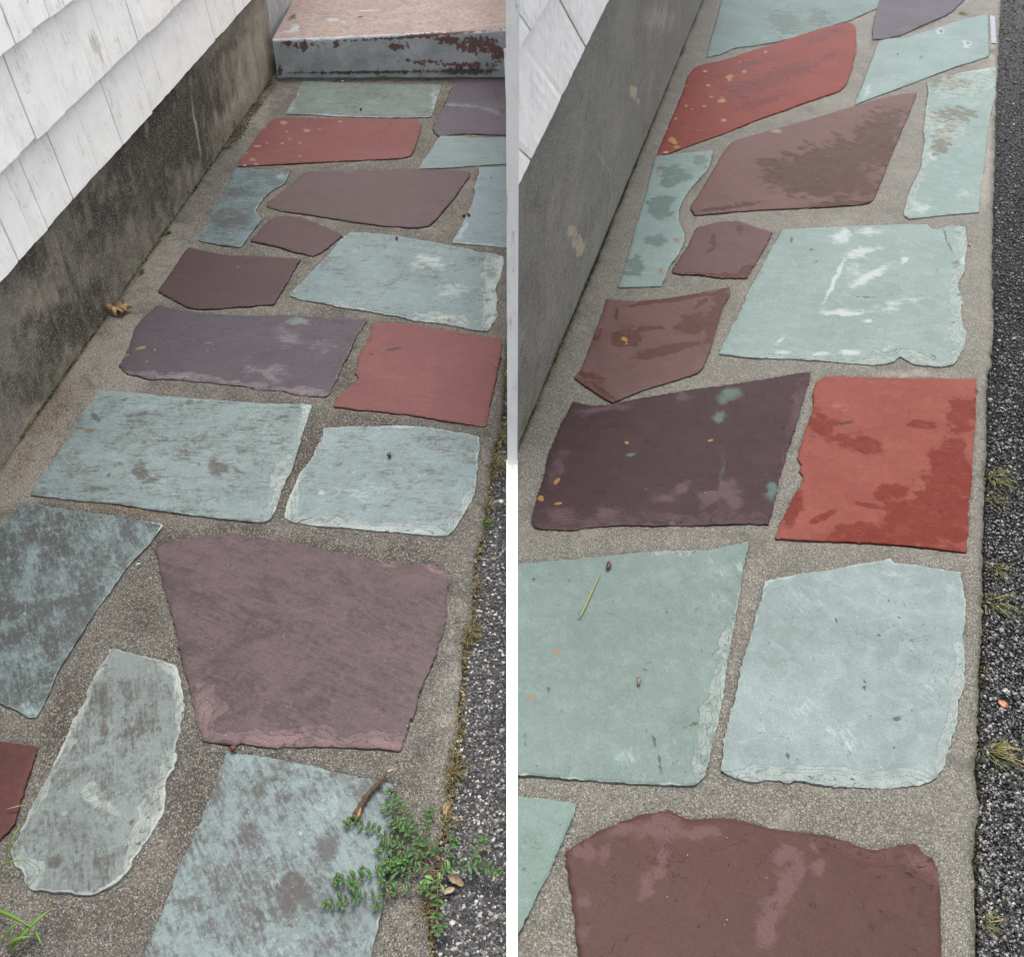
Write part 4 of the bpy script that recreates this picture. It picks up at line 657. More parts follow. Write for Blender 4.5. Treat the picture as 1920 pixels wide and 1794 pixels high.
# left house
WL = Wall(WALL_L[0], WALL_L[1], 1)
if WL.n.x < 0: WL.n = -WL.n
hl = empty('house', tuple(WL.A), 'white shingled house wall on a black stained foundation, in the left view', 'house')
zs = [WL.at(25, 497, .02), WL.at(451, 21, .02)]; z2 = [WL.at(25, 298, .02), WL.at(318, 21, .02)]; z3 = [WL.at(25, 82, .02), WL.at(106, 21, .02)]
def line(p, q):
    k = (q[1]-p[1])/(q[0]-p[0]); return lambda u: p[1]+k*(u-p[0])
e1, e2 = line(*zs), line(*z2)
dz3 = (z3[0][1]+z3[1][1])/2-(e2(z3[0][0])+e2(z3[1][0]))/2
e3 = lambda u: e2(u)+dz3
uend = WL.at(517, 120)[0]
u_lo, u_hi = -1.9, uend+.02
zm = max(e1(u_lo), e1(u_hi))+.05
ALB = 1.02
fl = foundation_mat('foundation_left', (122, 117, 108), (150, 143, 130), (52, 50, 47))
wall_face('foundation', WL, (u_lo, uend, -.04, zm), fl, dict(
    a1=[('p', 330, 250, 90, 120, 40, 1.1), ('p', 240, 380, 150, 90, 130, .85), ('p', 130, 600, 130, 70, 130, .9), ('p', 60, 470, 60, 60, 0, .8), ('p', 380, 170, 50, 60, 40, .7), ('p', 60, 720, 60, 90, 40, .7), ('p', 400, 120, 90, 14, -48, .7), ('p', 250, 280, 200, 14, -48, .9)],
    a2=[('p', 240, 440, 30, 60, 30, .5), ('p', 180, 500, 24, 40, 30, .4), ('p', 480, 90, 40, 120, 10, .7), ('p', 445, 190, 20, 70, 35, .7), ('p', 200, 610, 8, 120, 40, .8), ('p', 100, 740, 8, 120, 40, .8), ('p', 330, 440, 7, 90, 38, .7), ('p', 368, 240, 2, 60, -8, .9), ('p', 60, 780, 40, 40, 40, .5)],
    a4=[('p', 300, 450, 4, 130, 35, .9), ('p', 150, 665, 5, 160, 36, .9), ('p', 60, 790, 5, 60, 36, .9), ('p', 60, 452, 16, 10, -48, .6)]), hl, 0, .2)
m = MB()
def U(W, pts, off=.02): return [W.at(*Z(*p), off)[0] for p in pts]
gA = U(WL, [('A', 225, 1610), ('A', 315, 1530), ('A', 485, 1340), ('A', 660, 1150), ('A', 815, 970), ('A', 1015, 740), ('A', 1100, 640), ('A', 1290, 430), ('A', 1440, 250)])
gB = U(WL, [('A', 125, 1030), ('A', 235, 930), ('A', 430, 745), ('A', 635, 545), ('A', 740, 430), ('A', 925, 290)])
gC = U(WL, [('A', 205, 205), ('A', 325, 110)])
def fill(g, lo, hi, w0=.08, w1=.15):
    g = sorted(g)
    while g[0] > lo: g.insert(0, g[0]-random.uniform(w0, w1))
    while g[-1] < hi: g.append(g[-1]+random.uniform(w0, w1))
    g[0] = lo; g[-1] = hi; return g
wornL = [('A', 640, 300, 50, 190, -18, 1.), ('A', 100, 640, 16, 200, -18, .5)]
courses = [(e1, e2, gA), (e2, e3, gB)]
H = dz3
zz = e3
cs = [(e1, e2, gA), (e2, e3, gB), (e3, (lambda u: e3(u)+H), gC)]
for k in range(1, 9):
    cs.append(((lambda u, k=k: e3(u)+H*k), (lambda u, k=k: e3(u)+H*(k+1)), [random.uniform(.1, .2)]))
for zb, zt, g in cs:
    shingle_course(m, None, WL, zb, (lambda u, zt=zt: zt(u)+.012), fill(g, u_lo, uend-.01), .024, .004, u_hi, wornL, gapw=.0034)
finish_siding(m, hl, wornL)
ALB = 1.0
# painted wall carried on behind the step, and the core the shingles are nailed to
step_paint = simple('pale_blue_paint', (172, 176, 180), (150, 152, 152), 30, .7)
top = e3(0)+H*9
def slabwall(name, W, u0, u1, z0, z1, o0, o1, mat, parent):
    vs = [W.P(u, z, o) for o in (o0, o1) for z in (z0, z1) for u in (u0, u1)]; fs = [(0, 1, 3, 2), (4, 6, 7, 5), (0, 4, 5, 1), (2, 3, 7, 6), (0, 2, 6, 4), (1, 5, 7, 3)]
    me = bpy.data.meshes.new(name); me.from_pydata([tuple(p-parent.location) for p in vs], [], fs); me.update(); return link(name, me, mat, parent)
slabwall('wall', WL, uend+.003, uend+1.6, -.04, top, -.013, -.2, step_paint, hl)
slabwall('wall', WL, u_lo, uend, zm+.002, top, -.005, -.2, white, hl)

# right house: its end stands on the seam between the two paths
WR = Wall(WALL_R[0], WALL_R[1], 1)
if WR.n.x < 0: WR.n = -WR.n
hr = empty('house', tuple(WR.A), 'white shingled house wall on a plain damp grey foundation, in the right view', 'house')
r1 = line(WR.at(971, 342, .010), WR.at(1129, 21, .010)); q1, q2 = WR.at(971, 92, .010), WR.at(1013, 21, .010)
dzr = (q1[1]-r1(q1[0])+q2[1]-r1(q2[0]))/2; r2 = lambda u: r1(u)+dzr
ur_hi = 4.5; zmr = min(r1(0), r1(ur_hi))+.06; zmr = r1(0)+.03
ALB = 1.12
fr = foundation_mat('foundation_right', (116, 115, 110), (130, 128, 121), (84, 82, 76), .5)
wall_face('foundation', WR, (-.012, ur_hi, -.04, lambda u: r1(u)+.03), fr, dict(
    a1=[('p', 1030, 700, 60, 120, 30, .6), ('p', 1000, 560, 50, 80, 0, .5), ('p', 1100, 430, 14, 160, 25, .5), ('c', 430, 380, 80, 20, 0, .4), ('p', 1010, 380, 40, 20, -60, .5)],
    a3=[('a', 815, 620, 30, 44, -20, 1.1), ('a', 845, 680, 8, 24, -20, 1.), ('a', 385, 1560, 30, 44, 0, 1.1), ('a', 445, 1660, 44, 60, -15, 1.2), ('a', 740, 237, 8, 8), ('a', 165, 1275, 7, 16), ('a', 550, 295, 8, 6), ('a', 140, 1200, 8, 26, -35, .8)],
    a2=[('a', 440, 830, 4, 140, -35, .8), ('a', 610, 1080, 5, 150, -35, 1.), ('a', 1000, 130, 120, 90, 0, .7), ('c', 60, 850, 60, 60, 0, .5)],
    a4=[('c', 340, 850, 16, 300, 24, .8), ('c', 120, 1330, 22, 200, 24, .9), ('a', 900, 860, 14, 60, 25, .8), ('c', 600, 260, 14, 100, 24, .7), ('a', 1110, 330, 14, 120, 22, .6)]), hr, 0, .008, zamp=.001)
m = MB()
gr = sorted(U(WR, [('a', 120, 1060), ('a', 325, 640), ('a', 490, 290)], .010))
topu = WR.at(*Z('a', 80, 290), .010)[0]; rk = topu-WR.at(*Z('a', 325, 640), .010)[0]
m_c = [(r1, r2, gr)]
for k in range(1, 7): m_c.append(((lambda u, k=k: r1(u)+dzr*k), (lambda u, k=k: r1(u)+dzr*(k+1)), [gr[1]+random.uniform(-.05, .3)]))
UC = WR.at(966, 300, .012)[0]
for zb, zt, g in m_c[:3]:
    g = sorted(g)
    while g[-1] < ur_hi+.5: g.append(g[-1]+random.uniform(.24, .30))
    while g[0] > UC: g.insert(0, g[0]-random.uniform(.24, .28))
    shingle_course(m, None, WR, zb, (lambda u, zt=zt: zt(u)+.012), g, .013, .001, ur_hi, [], rake=rk*1.05, gapw=.003, umin=UC)
finish_siding(m, hr, [])
ztop = r1(0)+dzr*2.1
def prism(name, pts, z0, z1, mat, parent=None):
    n = len(pts); o0 = parent.location if parent else Vector((0, 0, 0))
    vs = [Vector((p[0], p[1], z0))-o0 for p in pts]+[Vector((p[0], p[1], z1))-o0 for p in pts]
    me = bpy.data.meshes.new(name); me.from_pydata([tuple(v) for v in vs], [], [tuple(range(n))[::-1], tuple(range(n, 2*n))]+[(i, (i+1) % n, n+(i+1) % n, n+i) for i in range(n)]); me.update()
    return link(name, me, mat, parent)
bL0, bL1 = G(953, 836), G(953, -330)
bR0 = WR.P(.004, 0, -.009); bR1 = WR.P(ur_hi, 0, -.009)
prism('wall', [(bL0.x+.004, bL0.y+.02), (bR0.x, bR0.y+.02), (bR1.x, bR1.y), (bL1.x, bL1.y)], -.04, 1.3, white, hr)
c0, c1 = G(951.5, 876), G(970, 876)
prism('corner_board', [(c0.x, c0.y), (c1.x, c1.y), (c1.x, c1.y+.024), (c0.x, c0.y+.024)], -.03, 1.35, seamw, hr)  # made-up board filling the white gap between the two views
m = MB(); ys = [868+i*(2050-868)/60 for i in range(61)]  # made-up ground strip carrying that white gap on towards the camera
prof = [(949.3, -.02), (949.3, .0085), (950.3, .0105), (969.7, .0105), (970.7, .0085), (970.7, -.02)]
vs = []; fs = []
for y in ys:
    for x, z in prof: p = G(x, y, 0); vs.append((p.x, p.y, z))
for i in range(60):
    for k in range(5): fs.append((i*6+k, i*6+k+1, i*6+k+7, i*6+k+6))
fs += [tuple(range(6)), tuple(360+k for k in range(6))[::-1]]
m.add(vs, fs)
tag(m.build('divider', seamw, smooth=False), 'narrow plain white strip between the dry left path and the wet right path', 'divider')

# ------------------------------------------------------------------ the painted step
ALB = .62
WS = Wall(G(521, 146), G(958, 145), 1)
if WS.n.y > 0: WS.n = -WS.n
za, zb_ = WS.at(515, 75)[1], WS.at(950, 56)[1]; ue = WS.at(957, 60)[0]
q = NM('step_paint'); v = q.map(); big = q.noise(v, 9, 6, .65); mid = q.noise(v, 42, 8, .72, .4); fine = q.noise(v, 190, 4, .75)
up = q.attr('a4'); d1, d2, d3 = q.attr('a1'), q.attr('a2'), q.attr('a3')
ris = q.mix(q.step(big, .35, .65), lin((238, 244, 248)), lin((204, 212, 216)))
peel = q.math('ADD', d1, q.math('MULTIPLY', q.math('SUBTRACT', mid, .5), 3.0))
ris = q.mix(q.step(peel, .46, .56, 0, .92), ris, lin((136, 92, 86))); ris = q.mix(q.step(fine, .58, .64, 0, .7), ris, lin((90, 84, 80)))
tr_ = q.mix(q.step(big, .35, .65), lin((190, 180, 170)), lin((172, 158, 150)))
tr_ = q.mix(q.step(fine, .46, .60, 0, .75), tr_, lin((150, 104, 98))); tr_ = q.mix(q.step(mid, .50, .60, 0, .7), tr_, lin((150, 118, 112)))
tr_ = q.mix(q.step(q.math('ADD', d2, q.math('MULTIPLY', q.math('SUBTRACT', mid, .5), 2)), .5, .6, 0, .9), tr_, lin((190, 196, 200)))
c = q.mix(q.step(up, .4, .6), ris, tr_)
c = q.mix(q.step(q.math('ADD', d3, q.math('MULTIPLY', q.math('SUBTRACT', mid, .5), 1.6)), .35, .75, 0, .85), c, lin((58, 50, 42)))
stepm = q.done(c, .7, q.bump(q.math('ADD', q.math('MULTIPLY', mid, 1.4), fine), .9, .004), .3)
nu = 170; vs = []; upv = []; rows = []
for k in range(14): rows.append(('r', k/13.))
for k in range(1, 5): rows.append(('n', k/5.))
for k in range(0, 26): rows.append(('t', (k/25.)**1.3))
R_ = .014
for kind, t in rows:
    for i in range(nu+1):
        u = ue*i/nu; zt_ = za+(zb_-za)*u/ue
        if kind == 'r': p = WS.P(u, -.02+(zt_-R_+.02)*t, 0); a = 0
        elif kind == 'n': th = t*math.pi/2; p = WS.P(u, zt_-R_+R_*math.sin(th), -R_*(1-math.cos(th))); a = t*.6
        else: p = WS.P(u, zt_, -R_-.75*t); a = 1
        nn = mn.fractal(p*14, .8, 2, 4); n3 = mn.fractal(p*60, .8, 2, 3)
        p = p+WS.n*(.0035*nn+.0012*n3)*(1 if kind != 't' else 0)+Vector((0, 0, (.0025*nn+.001*n3) if kind != 'r' else 0))
        vs.append(p); upv.append(a)
fs = []
for j in range(len(rows)-1):
    for i in range(nu): q_ = j*(nu+1)+i; fs.append((q_, q_+1, q_+nu+2, q_+nu+1))
o0 = WS.P(0, 0); me = bpy.data.meshes.new('step')
nv = len(vs); bk = [WS.P(0, -.02, -.76), WS.P(ue, -.02, -.76)]
fs += [tuple(j*(nu+1)+nu for j in range(len(rows)))+(nv+1,), tuple(j*(nu+1) for j in range(len(rows)-1, -1, -1))+(nv,)]
me.from_pydata([tuple(p-o0) for p in vs+bk], [], fs)
A = np.array([tuple(p) for p in vs])
ft = dict(a1=[('B', 620, 285, 380, 10, -3, 1.), ('B', 1300, 235, 500, 12, -5, 1.), ('B', 430, 310, 40, 30, 0, .9), ('B', 330, 295, 50, 18, 0, 1.), ('B', 650, 300, 30, 20, 0, .9), ('B', 1060, 315, 70, 26, 0, 1.), ('B', 1400, 270, 90, 26, 0, 1.), ('B', 1600, 300, 130, 50, 0, .95), ('B', 1740, 350, 60, 45, 0, 1.), ('B', 1200, 410, 160, 18, 0, .7), ('B', 1550, 440, 260, 20, 0, .8)],
          a2=[('B', 370, 195, 30, 30, 0, 1.), ('B', 620, 135, 60, 16, 0, .8), ('B', 690, 150, 30, 16, 0, .7), ('B', 330, 215, 40, 8, 0, 1.), ('B', 900, 75, 200, 6, 0, .8)],
          a3=[('B', 900, 490, 700, 14, 0, .9), ('B', 1500, 480, 300, 26, 0, .9), ('B', 270, 480, 20, 40, 0, .9), ('B', 350, 120, 40, 18, -30, .8), ('B', 800, 118, 34, 4, -5, 1.2)])
for k in ('a1', 'a2', 'a3'): set_attr(me, k, np.r_[blobs(A, ft[k]), 0, 0])
set_attr(me, 'a4', upv+[0, 0]); me.polygons.foreach_set('use_smooth', [True]*len(me.polygons)); me.update()
tag(link('step', me, stepm, None, o0), 'low step with peeling blue grey and maroon paint ending the left path', 'step')

# ------------------------------------------------------------------ small things lying and growing about
ALB = .6
def H3(r, x, y, z=.008): p = Z(r, x, y); return G(p[0], p[1], z)
weed_m = leaf_mat('weed_leaf', (62, 92, 50), (84, 118, 62)); stem_m = simple('weed_stem', (150, 116, 96), (120, 84, 70), 80)
grass_m = attrcol('grass_blade', .5, .4, 120); dry_m = attrcol('dry_plant', .8, .2, 160)
def oval(m, base, d, L, Wd, up=.3, col=(.1, .2, .05), cup=.15):
    d = Vector(d).normalized(); side = d.cross(Vector((0, 0, 1))).normalized(); n = 7; vs = []; fs = []
    for k in range(n+1):
        t = k/n; wv = Wd*.5*math.sin(math.pi*(t*.9+.05))**.7; c = base+d*(L*t)+Vector((0, 0, L*up*math.sin(t*1.8)+.0008))
        vs += [c-side*wv+Vector((0, 0, wv*cup*2)), c, c+side*wv+Vector((0, 0, wv*cup*2)), c-Vector((0, 0, .0005))]
    for k in range(n):
        a = k*4; fs += [(a, a+1, a+5, a+4), (a+1, a+2, a+6, a+5), (a+2, a+3, a+7, a+6), (a+3, a, a+4, a+7)]
    m.add(vs, fs, col)
wroot = H3('I', 1330, 1220, .0)
weed = empty('weed', wroot, 'creeping green weed with small paired leaves over the bottom slab, left view', 'weed')
stems = [[(1330,1215),(1150,1190),(1000,1190),(830,1260),(700,1280),(640,1285)], [(1200,1345),(1070,1355),(900,1385),(700,1410),(570,1445)], [(1340,1150),(1250,1030),(1150,900),(1080,790),(1010,690)],
 [(1250,1140),(1100,1060),(950,970),(850,915),(760,890),(715,900)], [(1300,1180),(1180,1000),(1080,920),(1010,860),(985,780)], [(1370,1150),(1440,1010)], [(1240,1000),(1265,860),(1285,805)],
 [(1330,1215),(1450,1190),(1620,1190),(1700,1220),(1735,1240)], [(1540,1180),(1590,1080),(1640,1010)], [(1330,1215),(1330,1400),(1320,1550),(1335,1640)], [(1080,1355),(1010,1290),(950,1300)],
 [(1270,1180),(1080,1080),(960,1060),(925,1095)], [(900,1385),(925,1455)], [(1150,1190),(1040,1120),(980,1160)], [(1180,1000),(1100,960),(1060,930)], [(830,1260),(770,1330),(760,1330)], [(700,1410),(690,1460)], [(1330,1400),(1280,1370),(1230,1330)], [(1320,1550),(1360,1600)], [(1200,1240),(1100,1230),(1010,1200)], [(1230,1090),(1160,1100),(1090,1150)], [(830,1260),(820,1215)]]
ms = MB(); ml = MB()
for st in stems:
    P = [H3('I', x, y, .011) for x, y in st]; dense = []
    for a, b in zip(P, P[1:]):
        n = max(2, int((b-a).length/.004))
        for i in range(n):
            t = i/n; p = a+(b-a)*t; dense.append(p+Vector((0, 0, .003*mn.noise(p*90)+.0015)))
    dense.append(P[-1]); n = len(dense)
    if n > 2: ms.tube(dense, [.0011-.0006*i/n for i in range(n)], 6)
    acc = 0
    for i in range(2, n):
        acc += (dense[i]-dense[i-1]).length
        if acc > .0085*random.uniform(.8, 1.25):
            acc = 0; d = (dense[i]-dense[i-1]).normalized(); sd = d.cross(Vector((0, 0, 1))).normalized()
            for sg in (-1, 1):
                L = random.uniform(.0075, .0145); g = random.uniform(.85, 1.4)
                oval(ml, dense[i], sd*sg+d*random.uniform(.0, .8), L, L*.56, random.uniform(.05, .6), lin((58*g, 100*g, 46*g)))
    for k in range(8):
        an = k*.8+random.random(); L = random.uniform(.0045, .009); yy = random.uniform(.8, 1.2)
        oval(ml, dense[-1]+Vector((0, 0, .001+.0006*k)), (math.cos(an), math.sin(an), 0), L, L*.5, .45, lin((112*yy, 146*yy, 58*yy) if k > 3 else (66, 104, 50)))
ms.build('stem', stem_m, weed); ml.build('foliage', weed_m, weed)
bl = MB(); broot = H3('I', 1340, 1290, .003)
pl = empty('broadleaf_weed', broot, 'small weed with three rounded bright leaves at the root of the creeping weed', 'weed')
for x, y, L, Wd, an in ((1385, 1195, .020, .017, 70), (1250, 1300, .019, .011, 165), (1270, 1265, .015, .008, 140), (1340, 1250, .012, .007, 110), (1300, 1340, .012, .006, 200), (1360, 1330, .012, .006, 300)):
    p = H3('I', x, y, .006); d = p-broot; d.z = 0
    if d.length < .004: d = Vector((math.cos(math.radians(an)), math.sin(math.radians(an)), 0))
    oval(bl, p-d.normalized()*L*.5, d, L, Wd, .25, lin((128, 166, 88)), .1); bl.tube([broot, p-d.normalized()*L*.45], .0009, 5, lin((150, 160, 100)))
bl.build('foliage', leaf_mat('broad_leaf', (118, 156, 82), (140, 178, 98)), pl)

# twig
tw = [(758, 868), (800, 800), (845, 720), (885, 672), (920, 640), (955, 600), (975, 570), (992, 548)]
rt = H3('I', 758, 868, .012); twg = empty('twig', rt, 'short brown broken twig lying across the corner of the bottom blue grey slab', 'twig')
m = MB(); P = [H3('I', x, y, .0145+.0008*math.sin(i*2)) for i, (x, y) in enumerate(tw)]
dn = [a+(b-a)*t+Vector((random.uniform(-.0005, .0005), 0, random.uniform(-.0004, .0004))) for a, b in zip(P, P[1:]) for t in (0, .33, .66)]+[P[-1]]
n = len(dn); m.tube(dn, [(.0058-.0032*i/n)*random.uniform(.85, 1.15) for i in range(n)], 10)
m.tube([H3('I', 845, 720, .016), H3('I', 826, 705, .020)], [.0022, .001], 6)
m.tube([H3('I', 940, 645, .0145), H3('I', 962, 655, .016)], [.002, .0012], 6)
m.build('bark', simple('bark', (112, 90, 70), (66, 52, 42), 160, .85, 1., 6, .004), twg)
m = MB(); m.tube([H3('I', 812, 790, .018), H3('I', 800, 830, .017), H3('I', 785, 880, .014)], [.0016, .0032, .0012], 7); m.tube([H3('I', 760, 845, .016), H3('I', 745, 860, .015)], [.0045, .0026], 8)
m.build('broken_end', simple('raw_wood', (206, 150, 96), (150, 84, 50), 200, .8, .8), twg)
m = MB(); m.tube([P[-1], H3('I', 1005, 540, .013), H3('I', 1020, 535, .012), H3('I', 1055, 523, .009)], [.0026, .0022, .0015, .001], 7); m.build('bare_tip', simple('bare_tip', (206, 196, 182), (150, 136, 122), 160, .8), twg)

# dry leaf by the wall
rt = H3('C', 800, 665, .004); lf = empty('dry_leaf', rt, 'curled dry tan leaf lying at the foot of the left foundation', 'leaf')
m = MB(); N = 72; rings = 9; vs = []; fs = []; lobes = [(20, 1.), (75, .85), (130, 1.), (195, .75), (250, .6), (310, .8), (350, .7)]
for layer in (0, 1):
    vs.append(Vector((0, 0, .018-layer*.0006)))
    for r in range(1, rings+1):
        for k in range(N):
            an = 2*math.pi*k/N; R0 = .46
            for la, lr in lobes:
                dd = (math.degrees(an)-la+180) % 360-180; R0 = max(R0, lr*math.exp(-(dd/24)**2))
            t = r/rings; R0 = 1*(1-t)*.5*t+R0*t; rad = .044*R0
            x, y = rad*math.cos(an), rad*.9*math.sin(an)
            z = .018+.012*math.sin(an*2+.6)*t-.016*t*t*(1 if math.cos(an*3) > -.3 else -.6)+.004*mn.noise(Vector((x*70, y*70, 3)))
            vs.append(Vector((x, y, max(z, -.0015)-layer*.0006)))
    o = layer*(1+rings*N)
    for k in range(N): fs.append((o, o+1+k, o+1+(k+1) % N))
    for r in range(rings-1):
        for k in range(N): a = o+1+r*N; fs.append((a+k, a+N+k, a+N+(k+1) % N, a+(k+1) % N))
m.add([p+rt for p in vs], fs)
m.build('blade', simple('dry_leaf_blade', (196, 160, 116), (126, 92, 56), 60, .75, .5), lf)
m = MB(); m.tube([rt+Vector((.0, 0, .018)), rt+Vector((-.018, .012, .022)), rt+Vector((-.026, .020, .020))], .0011, 6); m.build('leaf_stalk', simple('leaf_stalk', (132, 98, 56), (90, 62, 34)), lf)

# pods, crumbs and chips
pod_m = simple('pod', (150, 100, 58), (74, 46, 30), 220, .6, .8, 4, .002); pod_d = simple('dark_pod', (92, 66, 44), (40, 28, 22), 220, .6, .8)
def lump(name, r, x, y, sx, sy, sz, an, mat, label, cat, z=.008, cap=True, group=None):
    c = H3(r, x, y, z); m = MB(); nu_, nv_ = 20, 14; vs = []; fs = []
    for j in range(nv_+1):
        th = math.pi*j/nv_
        for i in range(nu_):
            ph = 2*math.pi*i/nu_; p = Vector((math.sin(th)*math.cos(ph), math.sin(th)*math.sin(ph), math.cos(th)))
            k = 1+.16*mn.noise(p*2.2+c*50)+.09*math.cos(ph*3)*math.sin(th)
            vs.append(Vector((p.x*sx*k, p.y*sy*k, p.z*sz*k)))
    for j in range(nv_):
        for i in range(nu_): fs.append((j*nu_+i, j*nu_+(i+1) % nu_, (j+1)*nu_+(i+1) % nu_, (j+1)*nu_+i))
    ca, sa = math.cos(an), math.sin(an)
    vs = [c+Vector((p.x*ca-p.y*sa, p.x*sa+p.y*ca, p.z+sz*.85)) for p in vs]; m.add(vs, fs)
    if not cap: return tag(m.build(name, mat, origin=c), label, cat, group)
    e = empty(name, c, label, cat, group); m.build('husk', mat, e)
    m = MB(); tip = c+Vector((ca*sx*.7, sa*sx*.7, sz*1.25)); m.tube([c+Vector((0, 0, sz*1.3)), tip, tip+Vector((ca*sx*.5, sa*sx*.5, sz*.4))], [sx*.42, sx*.3, sx*.12], 7)
    m.build('pod_tip', pod_d, e); return e
lump('seed_pod', 'B', 815, 742, .006, .005, .005, 1.5, pod_d, 'dark brown seed pod on the grey green slab below the step', 'seed pod')
lump('seed_pod', 'B', 1505, 1455, .007, .006, .005, .4, pod_m, 'split brown seed pod in the mortar at the right edge of the left view', 'seed pod', .001)
lump('seed_pod', 'B', 1540, 1452, .006, .005, .005, 2.4, pod_m, 'brown seed pod half lying on the edge of a pale slab, beside the split pod', 'seed pod', .006)
lump('seed_pod', 'D', 1055, 172, .006, .005, .005, 1.6, pod_m, 'brown seed pod on the top rim of the broad chipped slab', 'seed pod')
lump('seed_pod', 'D', 1005, 1632, .006, .0055, .005, 1.3, pod_m, 'lone round brown seed pod above the largest plum slab', 'seed pod')
lump('seed_pod', 'H', 1570, 400, .0068, .006, .0055, .5, simple('rusty_pod', (128, 74, 44), (60, 34, 24), 200), 'rusty seed pod on the upper left corner of the bottom blue grey slab', 'seed pod')
lump('seed_pod', 'e', 650, 760, .0055, .0125, .004, -.2, simple('soaked_pod', (104, 54, 40), (52, 28, 24), 260, .35), 'soaked reddish brown spindle pod on the large grey green slab of the right path', 'seed pod')
lump('insect_husk', 'e', 852, 1535, .0035, .0105, .003, -.1, simple('grey_husk', (146, 130, 116), (92, 78, 70), 260, .5), 'grey brown husk lying in the middle of the large wet grey green slab', 'husk')
lump('seed_pod', 'B', 1255, 541, .004, .003, .003, .2, pod_m, 'tiny brown seed pod in the joint below the step', 'seed pod', .001, False)
lump('seed_pod', 'B', 1042, 560, .004, .003, .003, .9, pod_d, 'tiny dark seed pod on the top edge of the slab below the step', 'seed pod', .004, False)
bright = simple('white_pebble', (222, 216, 204), (186, 178, 164), 120, .6)
for r, x, y, sx, sy, lab in (('B', 690, 549, .006, .0035, 'whitish pebble in the joint right under the step'), ('B', 670, 762, .0065, .003, 'white flake on the lower rim of the slab below the step'), ('B', 32, 1118, .006, .003, 'white pebble at the pointed tip of the dry spotted red slab'), ('a', 1030, 1030, .0055, .003, 'white pebble at the pointed tip of the wet spotted red slab'), ('b', 47, 261, .0062, .003, 'oval white pebble on the wet grey green slab at the top of the right view'), ('E', 930, 747, .0055, .0025, 'white flake in the mortar beside the lichen darkened slab'), ('D', 1395, 738, .004, .003, 'pale pebble in the notch under the broad chipped slab'), ('E', 1012, 843, .0026, .002, 'pinhead of white grit left of the largest plum slab')):
    lump('pebble', r, x, y, sx, sy, .002, .3, bright, lab, 'pebble', .007, False)
rust = simple('rust_chip', (206, 140, 110), (160, 96, 70), 150, .5)
lump('stone_chip', 'd', 1428, 215, .0035, .008, .002, .1, rust, 'orange chip in the mortar right of the broad wet pale slab', 'chip', .001, False)
lump('stone_chip', 'f', 1650, 1690, .008, .009, .003, .4, rust, 'pinkish orange chip on the black asphalt of the right view', 'chip', -.014, False)
prism_m = simple('wet_slate_sliver', (150, 154, 168), (128, 132, 146), 50, .12)  # small puddle built solid, its reflection put into the lilac colour
o = prism('slate_sliver', [H3('b', 1562, 110, 0)[:2], H3('b', 1596, 118, 0)[:2], H3('b', 1606, 300, 0)[:2], H3('b', 1572, 298, 0)[:2]], -.02, .005, prism_m)
tag(o, 'thin shiny lilac white slate sliver beside the asphalt, top right', 'slate sliver')

# fallen leaf scraps on the asphalt edge, left view
scrap = simple('leaf_scrap', (206, 184, 156), (160, 132, 100), 90, .8, .6)
def leaf_scrap(r, x, y, L, Wd, an, lab, z=-.008, mat=scrap):
    c = H3(r, x, y, z); m = MB(); n = 12; vs = []; fs = []; d = Vector((math.cos(an), math.sin(an), 0)); s_ = Vector((-d.y, d.x, 0))
    for layer in (0, 1):
        for i in range(n+1):
            t = i/n
            for j in range(-4, 5):
                k = j/4; wv = Wd*.5*math.sin(math.pi*min(1, t*.9+.06))**.6*(1+.25*mn.noise(Vector((t*6, k*2, x))))
                vs.append(c+d*(L*(t-.5))+s_*(wv*k)+Vector((0, 0, .003+wv*.8*k*k+.004*mn.noise(Vector((t*5, k*3, y)))-layer*.0006)))
    for layer in (0, 1):
        for i in range(n):
            for j in range(8): a = layer*(n+1)*9+i*9+j; fs.append((a, a+9, a+10, a+1))
    m.add(vs, fs); return tag(m.build('dead_leaf', mat, origin=c), lab, 'leaf')
leaf_scrap('I', 1450, 1285, .032, .014, -.6, 'pale crumpled dead leaf right of the creeping weed root')
leaf_scrap('I', 1410, 1355, .020, .010, .4, 'small pale dead leaf just below the crumpled one by the weed root')
leaf_scrap('I', 1390, 795, .026, .012, 1.3, 'narrow tan dead leaf in the asphalt joint above the creeping weed')
leaf_scrap('B', 1415, 490, .022, .014, .8, 'rusty brown curled leaf at the foot of the step', .004, simple('rusty_leaf', (140, 92, 50), (84, 52, 30), 90))
leaf_scrap('I', 1630, 1075, .012, .009, .2, 'cream leaf flake on the asphalt right of the weed', -.012)

